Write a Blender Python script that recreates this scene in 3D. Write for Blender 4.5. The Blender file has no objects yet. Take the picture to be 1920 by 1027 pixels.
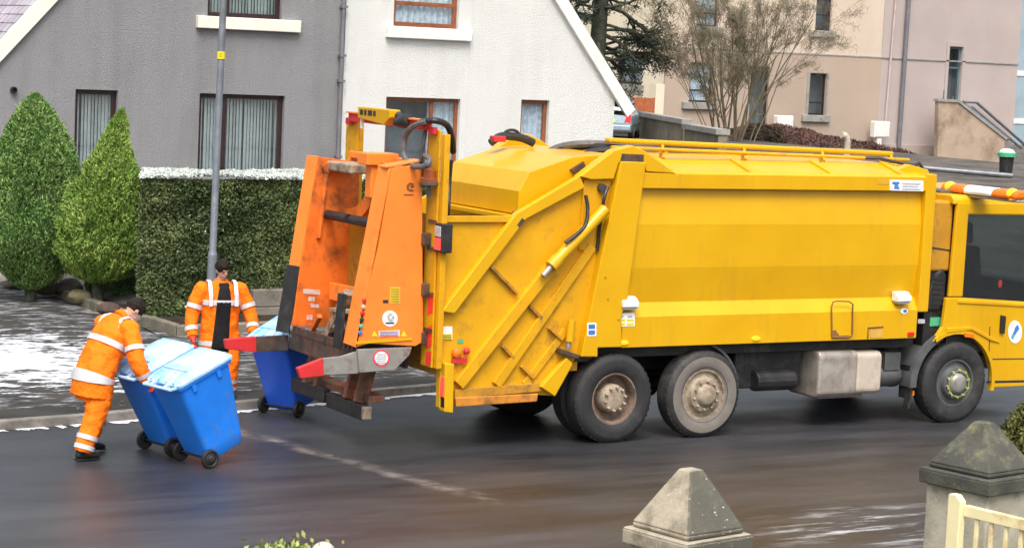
import bpy, bmesh, math, random
import numpy as np
from mathutils import Vector, Matrix
PI = math.pi
random.seed(7)
RNG = np.random.default_rng(7)
SC = bpy.context.scene
COL = SC.collection

# ------------------------------------------------------------------ camera
# world frame: x runs along the street (the way the truck is heading), y away
# from the camera towards the houses, z up; origin under the truck's rear axle
CAM_LOC = Vector((-13.544, -22.154, 4.459))
FPX, PW, PH = 4080.125, 1920.0, 1027.0
_h, _p, _r = 0.526102, 0.1016, 0.046
def _axes():
    # camera looks along +Y pitched down, rolled, then turned into the street frame
    F = Vector((0, math.cos(_p), -math.sin(_p))); U = Vector((0, math.sin(_p), math.cos(_p))); R = Vector((1, 0, 0))
    R2 = R*math.cos(_r) + U*math.sin(_r); U2 = -R*math.sin(_r) + U*math.cos(_r)
    M = Matrix.Rotation(-_h, 3, 'Z')
    return M@R2, M@U2, M@F
R_, U_, F_ = _axes()
cam_data = bpy.data.cameras.new('camera')
cam = bpy.data.objects.new('camera', cam_data); COL.objects.link(cam)
cam_data.sensor_width = 36.0; cam_data.lens = 36.0*FPX/PW
cam_data.clip_start = 0.1; cam_data.clip_end = 2000
mw = Matrix((R_, U_, -F_)).transposed().to_4x4(); mw.translation = CAM_LOC
cam.matrix_world = mw
SC.camera = cam

# ------------------------------------------------------------------ sky, sun, exposure
SUN_EL, SUN_AZ = math.radians(59), math.radians(208)   # azimuth measured like a compass from +y
world = bpy.data.worlds.new('World'); SC.world = world; world.use_nodes = True
nt = world.node_tree; nt.nodes.clear()
sky = nt.nodes.new('ShaderNodeTexSky'); sky.sky_type = 'NISHITA'; sky.sun_disc = False
sky.sun_elevation = SUN_EL; sky.sun_rotation = SUN_AZ
sky.air_density = 1.6; sky.dust_density = 7.0; sky.ozone_density = 1.0
hs = nt.nodes.new('ShaderNodeHueSaturation'); hs.inputs['Saturation'].default_value = 0.6
bg = nt.nodes.new('ShaderNodeBackground'); bg.inputs['Strength'].default_value = 0.15
wo = nt.nodes.new('ShaderNodeOutputWorld')
nt.links.new(sky.outputs[0], hs.inputs['Color']); nt.links.new(hs.outputs[0], bg.inputs['Color']); nt.links.new(bg.outputs[0], wo.inputs[0])
sl = bpy.data.lights.new('sun', 'SUN'); sl.energy = 1.25; sl.angle = math.radians(30); sl.color = (1.0, 0.98, 0.955)
so = bpy.data.objects.new('sun', sl); COL.objects.link(so)
sd = Vector((math.sin(SUN_AZ)*math.cos(SUN_EL), math.cos(SUN_AZ)*math.cos(SUN_EL), math.sin(SUN_EL)))
so.rotation_euler = sd.to_track_quat('Z', 'Y').to_euler(); so.location = sd*40
SC.view_settings.view_transform = 'Standard'; SC.view_settings.look = 'None'
SC.view_settings.exposure = 0.65; SC.view_settings.gamma = 1.0

# ------------------------------------------------------------------ helpers
def ray(px, py): return F_*FPX + R_*(px-PW/2) - U_*(py-PH/2)
def ny(px, py, y):            # photo measurement -> (x, z) on the plane y
    d = ray(px, py); t = (y-CAM_LOC.y)/d.y; P = CAM_LOC+d*t; return (P.x, P.z)
def nxp(px, py, x):           # -> (y, z) on the plane x
    d = ray(px, py); t = (x-CAM_LOC.x)/d.x; P = CAM_LOC+d*t; return (P.y, P.z)
def gp(px, py, z=0.0):        # -> (x, y) on the level z
    d = ray(px, py); t = (z-CAM_LOC.z)/d.z; P = CAM_LOC+d*t; return (P.x, P.y)
def nd(px, py, Z):            # -> point at viewing depth Z
    return CAM_LOC + ray(px, py)*(Z/FPX)
def P2(pts, y): return [ny(a, b, y) for a, b in pts]

ORG = {}
def org(o): return ORG.get(o.name, Vector((0, 0, 0)))
def reg(o, v): ORG[o.name] = Vector(v)

def thing(name, label, cat, loc, group=None, rotz=0):
    o = bpy.data.objects.new(name, None); COL.objects.link(o)
    o.location = loc; o.rotation_euler = (0, 0, rotz); o.empty_display_size = .2
    tag(o, label, cat, group); reg(o, loc)
    return o
def tag(o, label=None, cat=None, group=None, kind=None):
    if label: o['label'] = label
    if cat: o['category'] = cat
    if group: o['group'] = group
    if kind: o['kind'] = kind
    return o

class MB:
    def __init__(s): s.v = []; s.f = []
    def add(s, vs, fs):
        n = len(s.v); s.v += [tuple(v) for v in vs]; s.f += [tuple(i+n for i in f) for f in fs]; return s
    def addmb(s, o): return s.add(o.v, o.f)
    def box(s, x0, x1, y0, y1, z0, z1):
        vs = [(x, y, z) for x in (x0, x1) for y in (y0, y1) for z in (z0, z1)]
        return s.add(vs, [(0, 1, 3, 2), (4, 6, 7, 5), (0, 4, 5, 1), (2, 3, 7, 6), (0, 2, 6, 4), (1, 5, 7, 3)])
    def prism(s, poly, vec):
        n = len(poly); a = [Vector(p) for p in poly]; b = [p+Vector(vec) for p in a]
        return s.add(a+b, [tuple(range(n)), tuple(range(2*n-1, n-1, -1))]+[(i, (i+1) % n, n+(i+1) % n, n+i) for i in range(n)])
    def py(s, poly, y0, y1): return s.prism([(x, y0, z) for x, z in poly], (0, y1-y0, 0))
    def px(s, poly, x0, x1): return s.prism([(x0, y, z) for y, z in poly], (x1-x0, 0, 0))
    def pz(s, poly, z0, z1): return s.prism([(x, y, z0) for x, y in poly], (0, 0, z1-z0))
    def bar(s, a, b, w, h, up=(0, 0, 1)):   # square bar a->b
        a = Vector(a); b = Vector(b); d = (b-a).normalized(); up = Vector(up)
        if abs(d.dot(up)) > .98: up = Vector((1, 0, 0))
        q = d.cross(up).normalized()*w/2; u = q.cross(d).normalized()*h/2
        return s.prism([a-q-u, a+q-u, a+q+u, a-q+u], b-a)
    def tube(s, pts, r, n=8, caps=True):
        pts = [Vector(p) for p in pts]; m = len(pts)
        rs = r if isinstance(r, (list, tuple)) else [r]*m
        d0 = (pts[1]-pts[0]).normalized(); ref = Vector((0, 0, 1)) if abs(d0.z) < .9 else Vector((1, 0, 0))
        side = d0.cross(ref).normalized(); vs = []; fs = []
        for i, p in enumerate(pts):
            d = (pts[min(i+1, m-1)]-pts[max(i-1, 0)]).normalized()
            side = (side-d*side.dot(d)).normalized(); up = d.cross(side)
            for k in range(n):
                a = 2*PI*k/n; vs.append(p+(side*math.cos(a)+up*math.sin(a))*rs[i])
        for i in range(m-1):
            for k in range(n): fs.append((i*n+k, i*n+(k+1) % n, (i+1)*n+(k+1) % n, (i+1)*n+k))
        if caps: fs += [tuple(range(n-1, -1, -1)), tuple(range((m-1)*n, m*n))]
        return s.add(vs, fs)
    def lathe(s, o, d, prof, n=32, caps=False):   # prof: (along d, radius)
        o = Vector(o); d = Vector(d).normalized(); ref = Vector((0, 0, 1)) if abs(d.z) < .9 else Vector((1, 0, 0))
        a = d.cross(ref).normalized(); b = d.cross(a); vs = []; fs = []; m = len(prof)
        for t, r in prof:
            for k in range(n):
                th = 2*PI*k/n; vs.append(o+d*t+(a*math.cos(th)+b*math.sin(th))*r)
        for i in range(m-1):
            for k in range(n): fs.append((i*n+k, i*n+(k+1) % n, (i+1)*n+(k+1) % n, (i+1)*n+k))
        if caps: fs += [tuple(range(n-1, -1, -1)), tuple(range((m-1)*n, m*n))]
        return s.add(vs, fs)
    def loft(s, pts, rads, side, n=14):       # elliptical sections, side = the person's left-right axis
        pts = [Vector(p) for p in pts]; m = len(pts); side0 = Vector(side).normalized(); vs = []; fs = []
        for i, p in enumerate(pts):
            d = (pts[min(i+1, m-1)]-pts[max(i-1, 0)]).normalized()
            sd_ = (side0-d*side0.dot(d)).normalized(); up = d.cross(sd_)
            ra, rb = rads[i] if isinstance(rads[i], (tuple, list)) else (rads[i], rads[i])
            for k in range(n):
                a = 2*PI*k/n; vs.append(p+sd_*math.cos(a)*ra+up*math.sin(a)*rb)
        for i in range(m-1):
            for k in range(n): fs.append((i*n+k, i*n+(k+1) % n, (i+1)*n+(k+1) % n, (i+1)*n+k))
        fs += [tuple(range(n-1, -1, -1)), tuple(range((m-1)*n, m*n))]
        return s.add(vs, fs)
    def sphere(s, c, r, n=12, m=8, sc=(1, 1, 1)):
        c = Vector(c); vs = []; fs = []
        for i in range(m+1):
            ph = PI*i/m
            for k in range(n):
                th = 2*PI*k/n
                vs.append(c+Vector((r*sc[0]*math.sin(ph)*math.cos(th), r*sc[1]*math.sin(ph)*math.sin(th), r*sc[2]*math.cos(ph))))
        for i in range(m):
            for k in range(n): fs.append((i*n+k, (i+1)*n+k, (i+1)*n+(k+1) % n, i*n+(k+1) % n))
        return s.add(vs, fs)
    def build(s, name, m, parent=None, bevel=0, smooth=False, origin=None, recalc=True, autos=None):
        o0 = org(parent) if parent else Vector(origin or (0, 0, 0))
        me = bpy.data.meshes.new(name)
        me.from_pydata([(v[0]-o0.x, v[1]-o0.y, v[2]-o0.z) for v in s.v], [], s.f)
        if recalc:
            bm = bmesh.new(); bm.from_mesh(me)
            bmesh.ops.remove_doubles(bm, verts=bm.verts, dist=1e-5)
            bmesh.ops.recalc_face_normals(bm, faces=bm.faces)
            if smooth:
                for f in bm.faces: f.smooth = True
                lim = math.radians(autos or 40)
                for e in bm.edges:
                    if len(e.link_faces) == 2 and e.calc_face_angle(0) > lim: e.smooth = False
            bm.to_mesh(me); bm.free()
        me.materials.append(m)
        o = bpy.data.objects.new(name, me); COL.objects.link(o)
        if parent: o.parent = parent
        else: o.location = o0
        reg(o, o0)
        if bevel:
            b = o.modifiers.new('bevel', 'BEVEL'); b.width = bevel; b.segments = 2; b.limit_method = 'ANGLE'; b.angle_limit = math.radians(35)
            b.harden_normals = False
        return o

def kids(o): return [c for c in bpy.data.objects if c.parent == o]
def copy_tree(o, parent=None):
    ks = kids(o); c = o.copy(); COL.objects.link(c); reg(c, org(o))
    if parent is not None: c.parent = parent
    for k in ks: copy_tree(k, c)
    return c

# ------------------------------------------------------------------ materials
MATS = {}
def newmat(name):
    m = bpy.data.materials.new(name); m.use_nodes = True; nt = m.node_tree; nt.nodes.clear()
    out = nt.nodes.new('ShaderNodeOutputMaterial'); b = nt.nodes.new('ShaderNodeBsdfPrincipled')
    nt.links.new(b.outputs[0], out.inputs[0]); return m, nt, b, out
def node(nt, t, **kw):
    n = nt.nodes.new('ShaderNode'+t)
    for k, v in kw.items():
        if k.startswith('i_'):
            key = k[2:].replace('_', ' '); n.inputs[key if key in n.inputs else k[2:]].default_value = v
        else: setattr(n, k, v)
    return n
def noise(nt, vec, scale, detail=4, rough=.55, dist=0):
    n = node(nt, 'TexNoise'); n.inputs['Scale'].default_value = scale; n.inputs['Detail'].default_value = detail
    n.inputs['Roughness'].default_value = rough; n.inputs['Distortion'].default_value = dist
    if vec is not None: nt.links.new(vec, n.inputs['Vector'])
    return n.outputs['Fac']
def ramp(nt, fac, a, b, c0=(0, 0, 0, 1), c1=(1, 1, 1, 1)):
    r = node(nt, 'ValToRGB'); r.color_ramp.elements[0].position = a; r.color_ramp.elements[1].position = b
    r.color_ramp.elements[0].color = c0; r.color_ramp.elements[1].color = c1
    nt.links.new(fac, r.inputs[0]); return r.outputs[0]
def mixc(nt, fac, a, b):
    m = node(nt, 'Mix', data_type='RGBA'); 
    for s_, v in ((m.inputs[0], fac), (m.inputs[6], a), (m.inputs[7], b)):
        if hasattr(v, 'links') or hasattr(v, 'is_linked'): nt.links.new(v, s_)
        else: s_.default_value = (v if isinstance(v, (int, float)) else (*v, 1) if len(v) == 3 else v)
    return m.outputs[2]
def mth(nt, op, a, b=0.0, clamp=False):
    m = node(nt, 'Math', operation=op, use_clamp=clamp)
    for s_, v in ((m.inputs[0], a), (m.inputs[1], b)):
        if isinstance(v, (int, float)): s_.default_value = v
        else: nt.links.new(v, s_)
    return m.outputs[0]
def coords(nt, mode='Object', scale=None):
    t = node(nt, 'TexCoord'); v = t.outputs[mode]
    if scale:
        mp = node(nt, 'Mapping'); mp.inputs['Scale'].default_value = scale; nt.links.new(v, mp.inputs[0]); v = mp.outputs[0]
    return v
def bump(nt, b, h, strength=.3, dist=.01):
    n = node(nt, 'Bump'); n.inputs['Strength'].default_value = strength; n.inputs['Distance'].default_value = dist
    nt.links.new(h, n.inputs['Height']); nt.links.new(n.outputs[0], b.inputs['Normal'])

def glassmat(name, tint=(.88, .93, .95), refl=.45):
    if name in MATS: return MATS[name]
    m, nt, b, out = newmat(name)
    tr = node(nt, 'BsdfTransparent'); tr.inputs[0].default_value = (*tint, 1)
    gl = node(nt, 'BsdfGlossy'); gl.inputs['Roughness'].default_value = .03; gl.inputs[0].default_value = (.9, .95, 1, 1)
    lw = node(nt, 'LayerWeight'); lw.inputs[0].default_value = .5; fr = mth(nt, 'ADD', mth(nt, 'MULTIPLY', mth(nt, 'POWER', lw.outputs['Facing'], 5.0), .9), .05)
    mx = node(nt, 'MixShader'); nt.links.new(mth(nt, 'ADD', mth(nt, 'MULTIPLY', fr, 1.3), refl*.25, True), mx.inputs[0])
    nt.links.new(tr.outputs[0], mx.inputs[1]); nt.links.new(gl.outputs[0], mx.inputs[2]); nt.links.new(mx.outputs[0], out.inputs[0])
    MATS[name] = m; return m
def mat(name, col, rough=.5, metal=0.0, var=.12, vscale=4.0, dirt=None, bmp=None, rvar=.15, spec=.5, coat=0, isl=0.0):
    """colour with soft tone variation, an optional layer of dirt/wear patches, and fine relief"""
    if name in MATS: return MATS[name]
    m, nt, b, out = newmat(name); v = coords(nt)
    n1 = noise(nt, v, vscale, 5)
    lo = tuple(c*(1-var) for c in col); hi = tuple(min(1, c*(1+var)) for c in col)
    c = mixc(nt, ramp(nt, n1, .35, .65), lo, hi)
    if isl:
        g = node(nt, 'NewGeometry'); rr = g.outputs['Random Per Island']
        c = mixc(nt, mth(nt, 'MULTIPLY', rr, isl), c, tuple(x*.35 for x in col))
    if dirt:
        dc, amt, ds = dirt[:3]
        n2 = noise(nt, v, ds, 8, .68)
        n3 = noise(nt, v, ds*.23, 3, .5)
        f = ramp(nt, mth(nt, 'MULTIPLY', n2, mth(nt, 'ADD', n3, .5)), .62-amt*.32, .80-amt*.2)
        c = mixc(nt, mth(nt, 'MULTIPLY', f, dirt[3] if len(dirt) > 3 else .85), c, dc)
    nt.links.new(c, b.inputs['Base Color'])
    nr = noise(nt, v, vscale*3, 4)
    nt.links.new(mth(nt, 'ADD', mth(nt, 'MULTIPLY', mth(nt, 'SUBTRACT', nr, .5), rvar*2), rough, True), b.inputs['Roughness'])
    b.inputs['Metallic'].default_value = metal
    b.inputs['Specular IOR Level'].default_value = spec
    if coat: b.inputs['Coat Weight'].default_value = coat; b.inputs['Coat Roughness'].default_value = .12
    if bmp: bump(nt, b, noise(nt, v, bmp[0], 6, .65), bmp[1], bmp[2] if len(bmp) > 2 else .01)
    MATS[name] = m; return m

def leafmat(name, col, col2, rough=.6, white=0.0, cl=1.2, dark=.4):
    if name in MATS: return MATS[name]
    m, nt, b, out = newmat(name); v = coords(nt)
    g = node(nt, 'NewGeometry'); rr = g.outputs['Random Per Island']
    n1 = noise(nt, v, cl, 3)
    c = mixc(nt, ramp(nt, n1, .38, .62), col, col2)
    c = mixc(nt, mth(nt, 'MULTIPLY', rr, .6), c, tuple(x*dark for x in col))
    if white:
        c = mixc(nt, mth(nt, 'GREATER_THAN', mth(nt, 'FRACT', mth(nt, 'MULTIPLY', rr, 37.3)), 1-white), c, (.75, .78, .8))
    nt.links.new(c, b.inputs['Base Color']); b.inputs['Roughness'].default_value = rough
    b.inputs['Specular IOR Level'].default_value = .3
    MATS[name] = m; return m
def lampmat(name, col, emit=0.0, rough=.25):
    if name in MATS: return MATS[name]
    m, nt, b, out = newmat(name); v = coords(nt)
    c = mixc(nt, ramp(nt, noise(nt, v, 30, 2), .3, .7), tuple(x*.8 for x in col), col); nt.links.new(c, b.inputs['Base Color'])
    b.inputs['Roughness'].default_value = rough
    if emit: b.inputs['Emission Color'].default_value = (*col, 1); b.inputs['Emission Strength'].default_value = emit
    MATS[name] = m; return m

DIRT = (.09, .07, .05)
def paintmat():
    m, nt, b, out = newmat('yellow paint'); v = coords(nt)
    c = mixc(nt, ramp(nt, noise(nt, v, 1.5, 5), .35, .65), (.64, .345, .002), (.68, .385, .003))
    st = node(nt, 'Mapping'); st.inputs['Scale'].default_value = (9, 9, .8); nt.links.new(v, st.inputs[0])
    sk = mth(nt, 'MULTIPLY', noise(nt, st.outputs[0], 1.0, 6, .7), mth(nt, 'ADD', noise(nt, v, 1.1, 4), .45))
    c = mixc(nt, mth(nt, 'MULTIPLY', ramp(nt, sk, .54, .80), .28), c, (.36, .21, .03))
    sp = noise(nt, v, 22, 4, .7); c = mixc(nt, mth(nt, 'MULTIPLY', ramp(nt, sp, .66, .76), .35), c, (.30, .17, .04))
    # road spray thrown up along the skirts and the cab sill
    sx = node(nt, 'SeparateXYZ'); nt.links.new(v, sx.inputs[0])
    lowf = mth(nt, 'MULTIPLY', ramp(nt, mth(nt, 'ADD', sx.outputs[2], mth(nt, 'MULTIPLY', noise(nt, v, 3.2, 6, .7), -.5)), 1.20, .80), .45)
    c = mixc(nt, lowf, c, (.24, .16, .05))
    nt.links.new(c, b.inputs['Base Color'])
    nt.links.new(mth(nt, 'ADD', mth(nt, 'MULTIPLY', sk, .35), .20), b.inputs['Roughness'])
    b.inputs['Coat Weight'].default_value = .30; b.inputs['Coat Roughness'].default_value = .10; b.inputs['Specular IOR Level'].default_value = .35
    bump(nt, b, noise(nt, v, 2.4, 2, .4), .22, .02); MATS['yellow paint'] = m; return m
M_YEL = paintmat()
M_YELW = mat('worn yellow paint', (.66, .335, .003), .45, 0, .08, 2.5, ((.26, .14, .03), .20, 7.0, .6), rvar=.15)
M_YELD = mat('grimy yellow paint', (.52, .25, .015), .55, 0, .15, 3, ((.12, .08, .04), .45, 6.0, .8))
M_ORA = mat('orange paint', (.90, .235, .03), .42, 0, .07, 2, ((.35, .09, .01), .10, 6.0, .45), rvar=.12, coat=.15)
M_ORAW = mat('scuffed orange paint', (.80, .165, .018), .5, 0, .15, 3, ((.10, .045, .02), .48, 4.0, .8))
M_RED = mat('red paint', (.62, .03, .035), .45, 0, .1, 6, ((.2, .05, .03), .2, 12))
M_STEEL = mat('worn grey steel', (.34, .33, .31), .45, .35, .15, 4, ((.16, .12, .09), .3, 7))
M_DARKST = mat('dark greasy steel', (.07, .06, .055), .5, .2, .3, 6, ((.20, .08, .04), .5, 9))
M_RUST = mat('rusty dark steel', (.10, .065, .05), .65, .1, .3, 6, ((.42, .10, .025), .55, 5, .8))
M_RUB = mat('black rubber', (.018, .018, .019), .55, 0, .25, 8, ((.05, .047, .042), .3, 10))
M_TYRE = mat('tyre rubber', (.022, .022, .024), .75, 0, .2, 10, ((.07, .065, .06), .35, 6, .6))
M_TYREM = mat('muddy tyre sidewall', (.175, .157, .140), .8, 0, .15, 8, ((.09, .085, .08), .3, 8))
M_HUB = mat('muddy wheel hub', (.33, .27, .20), .75, 0, .2, 14, ((.12, .09, .07), .4, 16), bmp=(60, .3, .01))
M_HUBD = mat('rusty brown rim', (.19, .13, .10), .7, 0, .25, 9, ((.06, .05, .045), .4, 11))
M_CHAS = mat('black chassis paint', (.016, .016, .018), .6, 0, .3, 5, ((.06, .055, .05), .3, 7))
M_MUDG = mat('dirty grey plastic', (.085, .09, .095), .6, 0, .2, 5, ((.13, .12, .11), .4, 8))
M_TANK = mat('dirty aluminium tank', (.40, .36, .32), .5, .3, .12, 3, ((.22, .18, .15), .4, 5))
M_BEIGE = mat('muddy lift mechanism', (.40, .31, .22), .7, .1, .2, 6, ((.10, .07, .05), .5, 9))
M_WHITE = mat('white plastic', (.78, .77, .74), .5, 0, .06, 6, ((.45, .42, .38), .2, 12))
M_STICK = mat('white sticker', (.80, .82, .84), .45, 0, .03, 6)
M_STICKY = mat('yellow sticker', (.75, .66, .02), .5, 0, .06, 8)
M_STICKB = mat('blue print', (.05, .18, .52), .5, 0, .15, 20)
M_STICKG = mat('grey print', (.42, .44, .48), .5, 0, .1, 20)
M_STICKR = mat('red print', (.70, .06, .10), .5, 0, .1, 20)
M_STICKK = mat('black print', (.03, .03, .03), .5, 0, .1, 20)
M_STICKGR = mat('green print', (.08, .42, .22), .5, 0, .1, 20)
M_GLASSD = glassmat('dark tinted glass', (.54, .61, .61), .10)
M_REDL = lampmat('red lamp lens', (.75, .02, .02), .0)
M_REDLIT = lampmat('lit red lamp and glint', (.95, .05, .04), .9)
M_AMB = lampmat('amber lens', (.85, .20, .01), .0)
M_AMBLIT = lampmat('lit amber lamp', (1.0, .30, .01), 1.3)
M_FLREF = mat('red reflective tape', (.85, .05, .03), .4, 0, .08, 10)
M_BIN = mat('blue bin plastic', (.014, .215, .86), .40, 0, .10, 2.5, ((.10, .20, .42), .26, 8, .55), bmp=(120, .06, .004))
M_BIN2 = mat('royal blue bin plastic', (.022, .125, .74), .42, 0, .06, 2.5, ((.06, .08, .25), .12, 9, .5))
M_LID = mat('frosty light blue lid', (.16, .42, .80), .45, 0, .05, 2.5, ((.66, .80, .90), .80, 2.3, .75), rvar=.1)
M_BINW = mat('black bin wheel', (.015, .015, .016), .6, 0, .2, 8)
M_HV = mat('orange high visibility cloth', (1.0, .185, .006), .75, 0, .10, 5, ((.92, .10, .004), .22, 3, .45), bmp=(7, .45, .05), spec=.2)
M_REFL = mat('silver reflective band', (.62, .62, .64), .45, .1, .08, 8, bmp=(25, .2, .01))
M_BLKC = mat('black cloth', (.012, .012, .014), .85, 0, .3, 6, bmp=(18, .4, .03), spec=.2)
M_HAT = mat('dark brown knit', (.022, .016, .013), .9, 0, .3, 20, bmp=(90, .5, .01), spec=.15)
M_SKIN = mat('skin', (.52, .29, .20), .5, 0, .08, 12)
M_BOOT = mat('black boot leather', (.012, .011, .011), .45, 0, .3, 10)
M_GLOVE = mat('red orange glove', (.75, .07, .03), .7, 0, .2, 14, ((.12, .02, .02), .3, 20))
M_GLOVED = mat('dark glove', (.06, .02, .015), .7, 0, .3, 14)
def harling(name, c0, c1, stain, amt=.5):
    m, nt, b, out = newmat(name); v = coords(nt)
    f = noise(nt, v, 24, 5, .75); g = noise(nt, v, .8, 6, .6)
    st = node(nt, 'Mapping'); st.inputs['Scale'].default_value = (2.2, 2.2, .22); nt.links.new(v, st.inputs[0]); sk = noise(nt, st.outputs[0], 1.0, 6, .65)
    c = mixc(nt, ramp(nt, f, .32, .68), c0, c1)
    c = mixc(nt, mth(nt, 'MULTIPLY', ramp(nt, mth(nt, 'ADD', mth(nt, 'MULTIPLY', sk, .6), mth(nt, 'MULTIPLY', g, .4)), .46, .66), amt), c, stain)
    nt.links.new(c, b.inputs['Base Color']); b.inputs['Roughness'].default_value = .92; b.inputs['Specular IOR Level'].default_value = .2
    bump(nt, b, mth(nt, 'ADD', f, noise(nt, v, 60, 3, .7)), .9, .03); MATS[name] = m; return m
M_GREYW = harling('grey harled wall', (.252, .254, .270), (.332, .334, .352), (.205, .205, .215), .55)
M_WHITEW = harling('white harled wall', (.76, .775, .765), (.81, .825, .812), (.66, .67, .65), .4)
M_CREAMT = mat('cream painted trim', (.80, .75, .66), .6, 0, .05, 2, ((.55, .5, .43), .2, 3, .5))
M_WHITET = mat('white painted trim', (.78, .77, .74), .55, 0, .05, 2, ((.5, .49, .46), .2, 3, .5))
M_BROWNF = mat('dark brown window frame', (.03, .014, .014), .4, 0, .2, 6)
M_WOODF = mat('varnished brown window frame', (.26, .085, .035), .38, 0, .2, 5, ((.12, .04, .02), .3, 8))
M_PANE = glassmat('window glass')
M_BLIND = mat('pale vertical blind', (.48, .54, .53), .8, 0, .1, 4)
M_CURT = mat('pale net curtain', (.66, .74, .82), .85, 0, .2, 9)
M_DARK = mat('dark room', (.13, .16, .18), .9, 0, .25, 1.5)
M_TILE = mat('purple grey roof tiles', (.22, .18, .22), .7, 0, .2, 3, ((.5, .47, .5), .4, 2))
M_PIPEG = mat('grey downpipe', (.16, .16, .18), .5, 0, .15, 4)
M_CREAMW = mat('cream rendered wall', (.60, .50, .41), .9, 0, .06, .4, ((.52, .43, .35), .2, .5, .6), bmp=(25, .5, .02), spec=.2)
M_PINKW = mat('pinkish rendered wall', (.44, .378, .365), .9, 0, .06, .3, ((.44, .345, .30), .35, .35, .6), bmp=(25, .5, .02), spec=.2)
M_TANW = mat('tan rendered wall', (.43, .345, .28), .9, 0, .07, .3, ((.5, .34, .23), .35, .35, .6), bmp=(25, .5, .02), spec=.2)
M_PALEH = mat('pale yellow wall', (.80, .71, .55), .9, 0, .05, .4, bmp=(25, .4, .02), spec=.2)
M_STONEB = mat('mossy concrete blocks', (.24, .21, .16), .9, 0, .18, 1.2, ((.14, .15, .07), .4, 2.2), bmp=(14, .6, .03), spec=.2)
M_STONEG = mat('grey stone trim', (.30, .29, .27), .8, 0, .15, 3, ((.17, .17, .14), .3, 5), bmp=(30, .4, .01))
M_CURB = mat('weathered kerb concrete', (.20, .185, .165), .85, 0, .2, 3, ((.09, .085, .07), .4, 5), bmp=(40, .5, .01))
M_BARK = mat('dark bark', (.055, .055, .045), .9, 0, .3, 5, ((.10, .13, .06), .3, 6), bmp=(20, .8, .02), spec=.2)
M_TWIG = mat('pale olive twigs', (.185, .155, .105), .85, 0, .25, 3, ((.16, .17, .08), .4, 4), spec=.2)
M_LAMPP = mat('galvanised blue grey post', (.20, .225, .265), .45, .35, .15, 3, ((.32, .34, .36), .3, 8, .5))
M_GATE = mat('cream gate paint', (.80, .72, .42), .5, 0, .05, 4, ((.42, .19, .05), .20, 5, .7))
M_CARB = mat('pale blue car paint', (.34, .44, .52), .3, .2, .05, 3, coat=.4)
M_ROOFM = mat('grey roof metal', (.12, .12, .12), .5)
M_ORFEN = mat('orange brown fence boards', (.44, .13, .05), .8, 0, .2, 6)
M_GRGAL = mat('galvanised railing', (.18, .19, .21), .4, .4, .15, 4)
M_HOSE = mat('black hydraulic hose', (.022, .02, .021), .45, 0, .3, 12)
M_HOSEG = mat('dusty grey hose', (.12, .11, .11), .6, 0, .3, 12)
M_ROCK = mat('dark garden stone', (.12, .105, .09), .9, 0, .3, 4, ((.09, .10, .045), .4, 5), bmp=(14, .8, .04), spec=.2)
M_SOIL = mat('garden soil', (.035, .027, .02), .95, 0, .4, 5, ((.07, .055, .04), .4, 9), bmp=(20, .8, .03), spec=.15)
M_LEAFR = leafmat('reddish brown heather', (.11, .058, .048), (.17, .09, .075), cl=.9)

# ------------------------------------------------------------------ the setting: ground, road, pavement
def sst(a, b, t):
    t = min(1, max(0, (t-a)/(b-a))); return t*t*(3-2*t)
def terrain(x, y):
    if y < 2.0+.2*x+.4 and y < 7.4: return -.04
    z = 0.02
    if x > -2.2:
        z += .28*sst(8.8, 11, y)*sst(-2.2, -1.2, x) + .85*sst(12, 22, y)*sst(-2.2, 0, x)
    z += .45*sst(34, 40, y)*sst(8, 18, x)*(1-sst(34, 40, x))
    z -= 1.35*sst(43, 54, x)*sst(30, 45, y)
    z += .45*math.exp(-((x-43.0)/3.2)**2-((y-53.)/3.0)**2)
    return z
def grid(xs, ys, fn, name, m):
    mb = MB(); nx_, ny_ = len(xs), len(ys)
    mb.v = [(x, y, fn(x, y)) for y in ys for x in xs]
    mb.f = [(j*nx_+i, j*nx_+i+1, (j+1)*nx_+i+1, (j+1)*nx_+i) for j in range(ny_-1) for i in range(nx_-1)]
    o = mb.build(name, m, smooth=True, recalc=False)
    for p in o.data.polygons: p.use_smooth = True
    return o
M_GROUND = mat('rough grass and earth', (.095, .085, .075), .95, 0, .3, .6, ((.16, .14, .125), .4, 1.2), bmp=(6, .8, .05), spec=.2)
xs = [-1500, -400, -120, -60]+[-40+i*1.25 for i in range(100)]+[95, 130, 200, 500, 1500]
ys = [-1500, -300, -80, -30]+[-20+i*1.0 for i in range(100)]+[90, 120, 200, 500, 1500]
tag(grid(xs, ys, terrain, 'ground', M_GROUND), kind='structure')

KERB = [(-30, -2.2), (-14, .15), (-6.4, 1.34), (-5.1, 1.52), (-3.37, 1.85), (-2.12, 2.13), (-.35, 2.5), (3, 3.15), (8, 4.0), (16, 5.2), (40, 8.5)]

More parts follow.
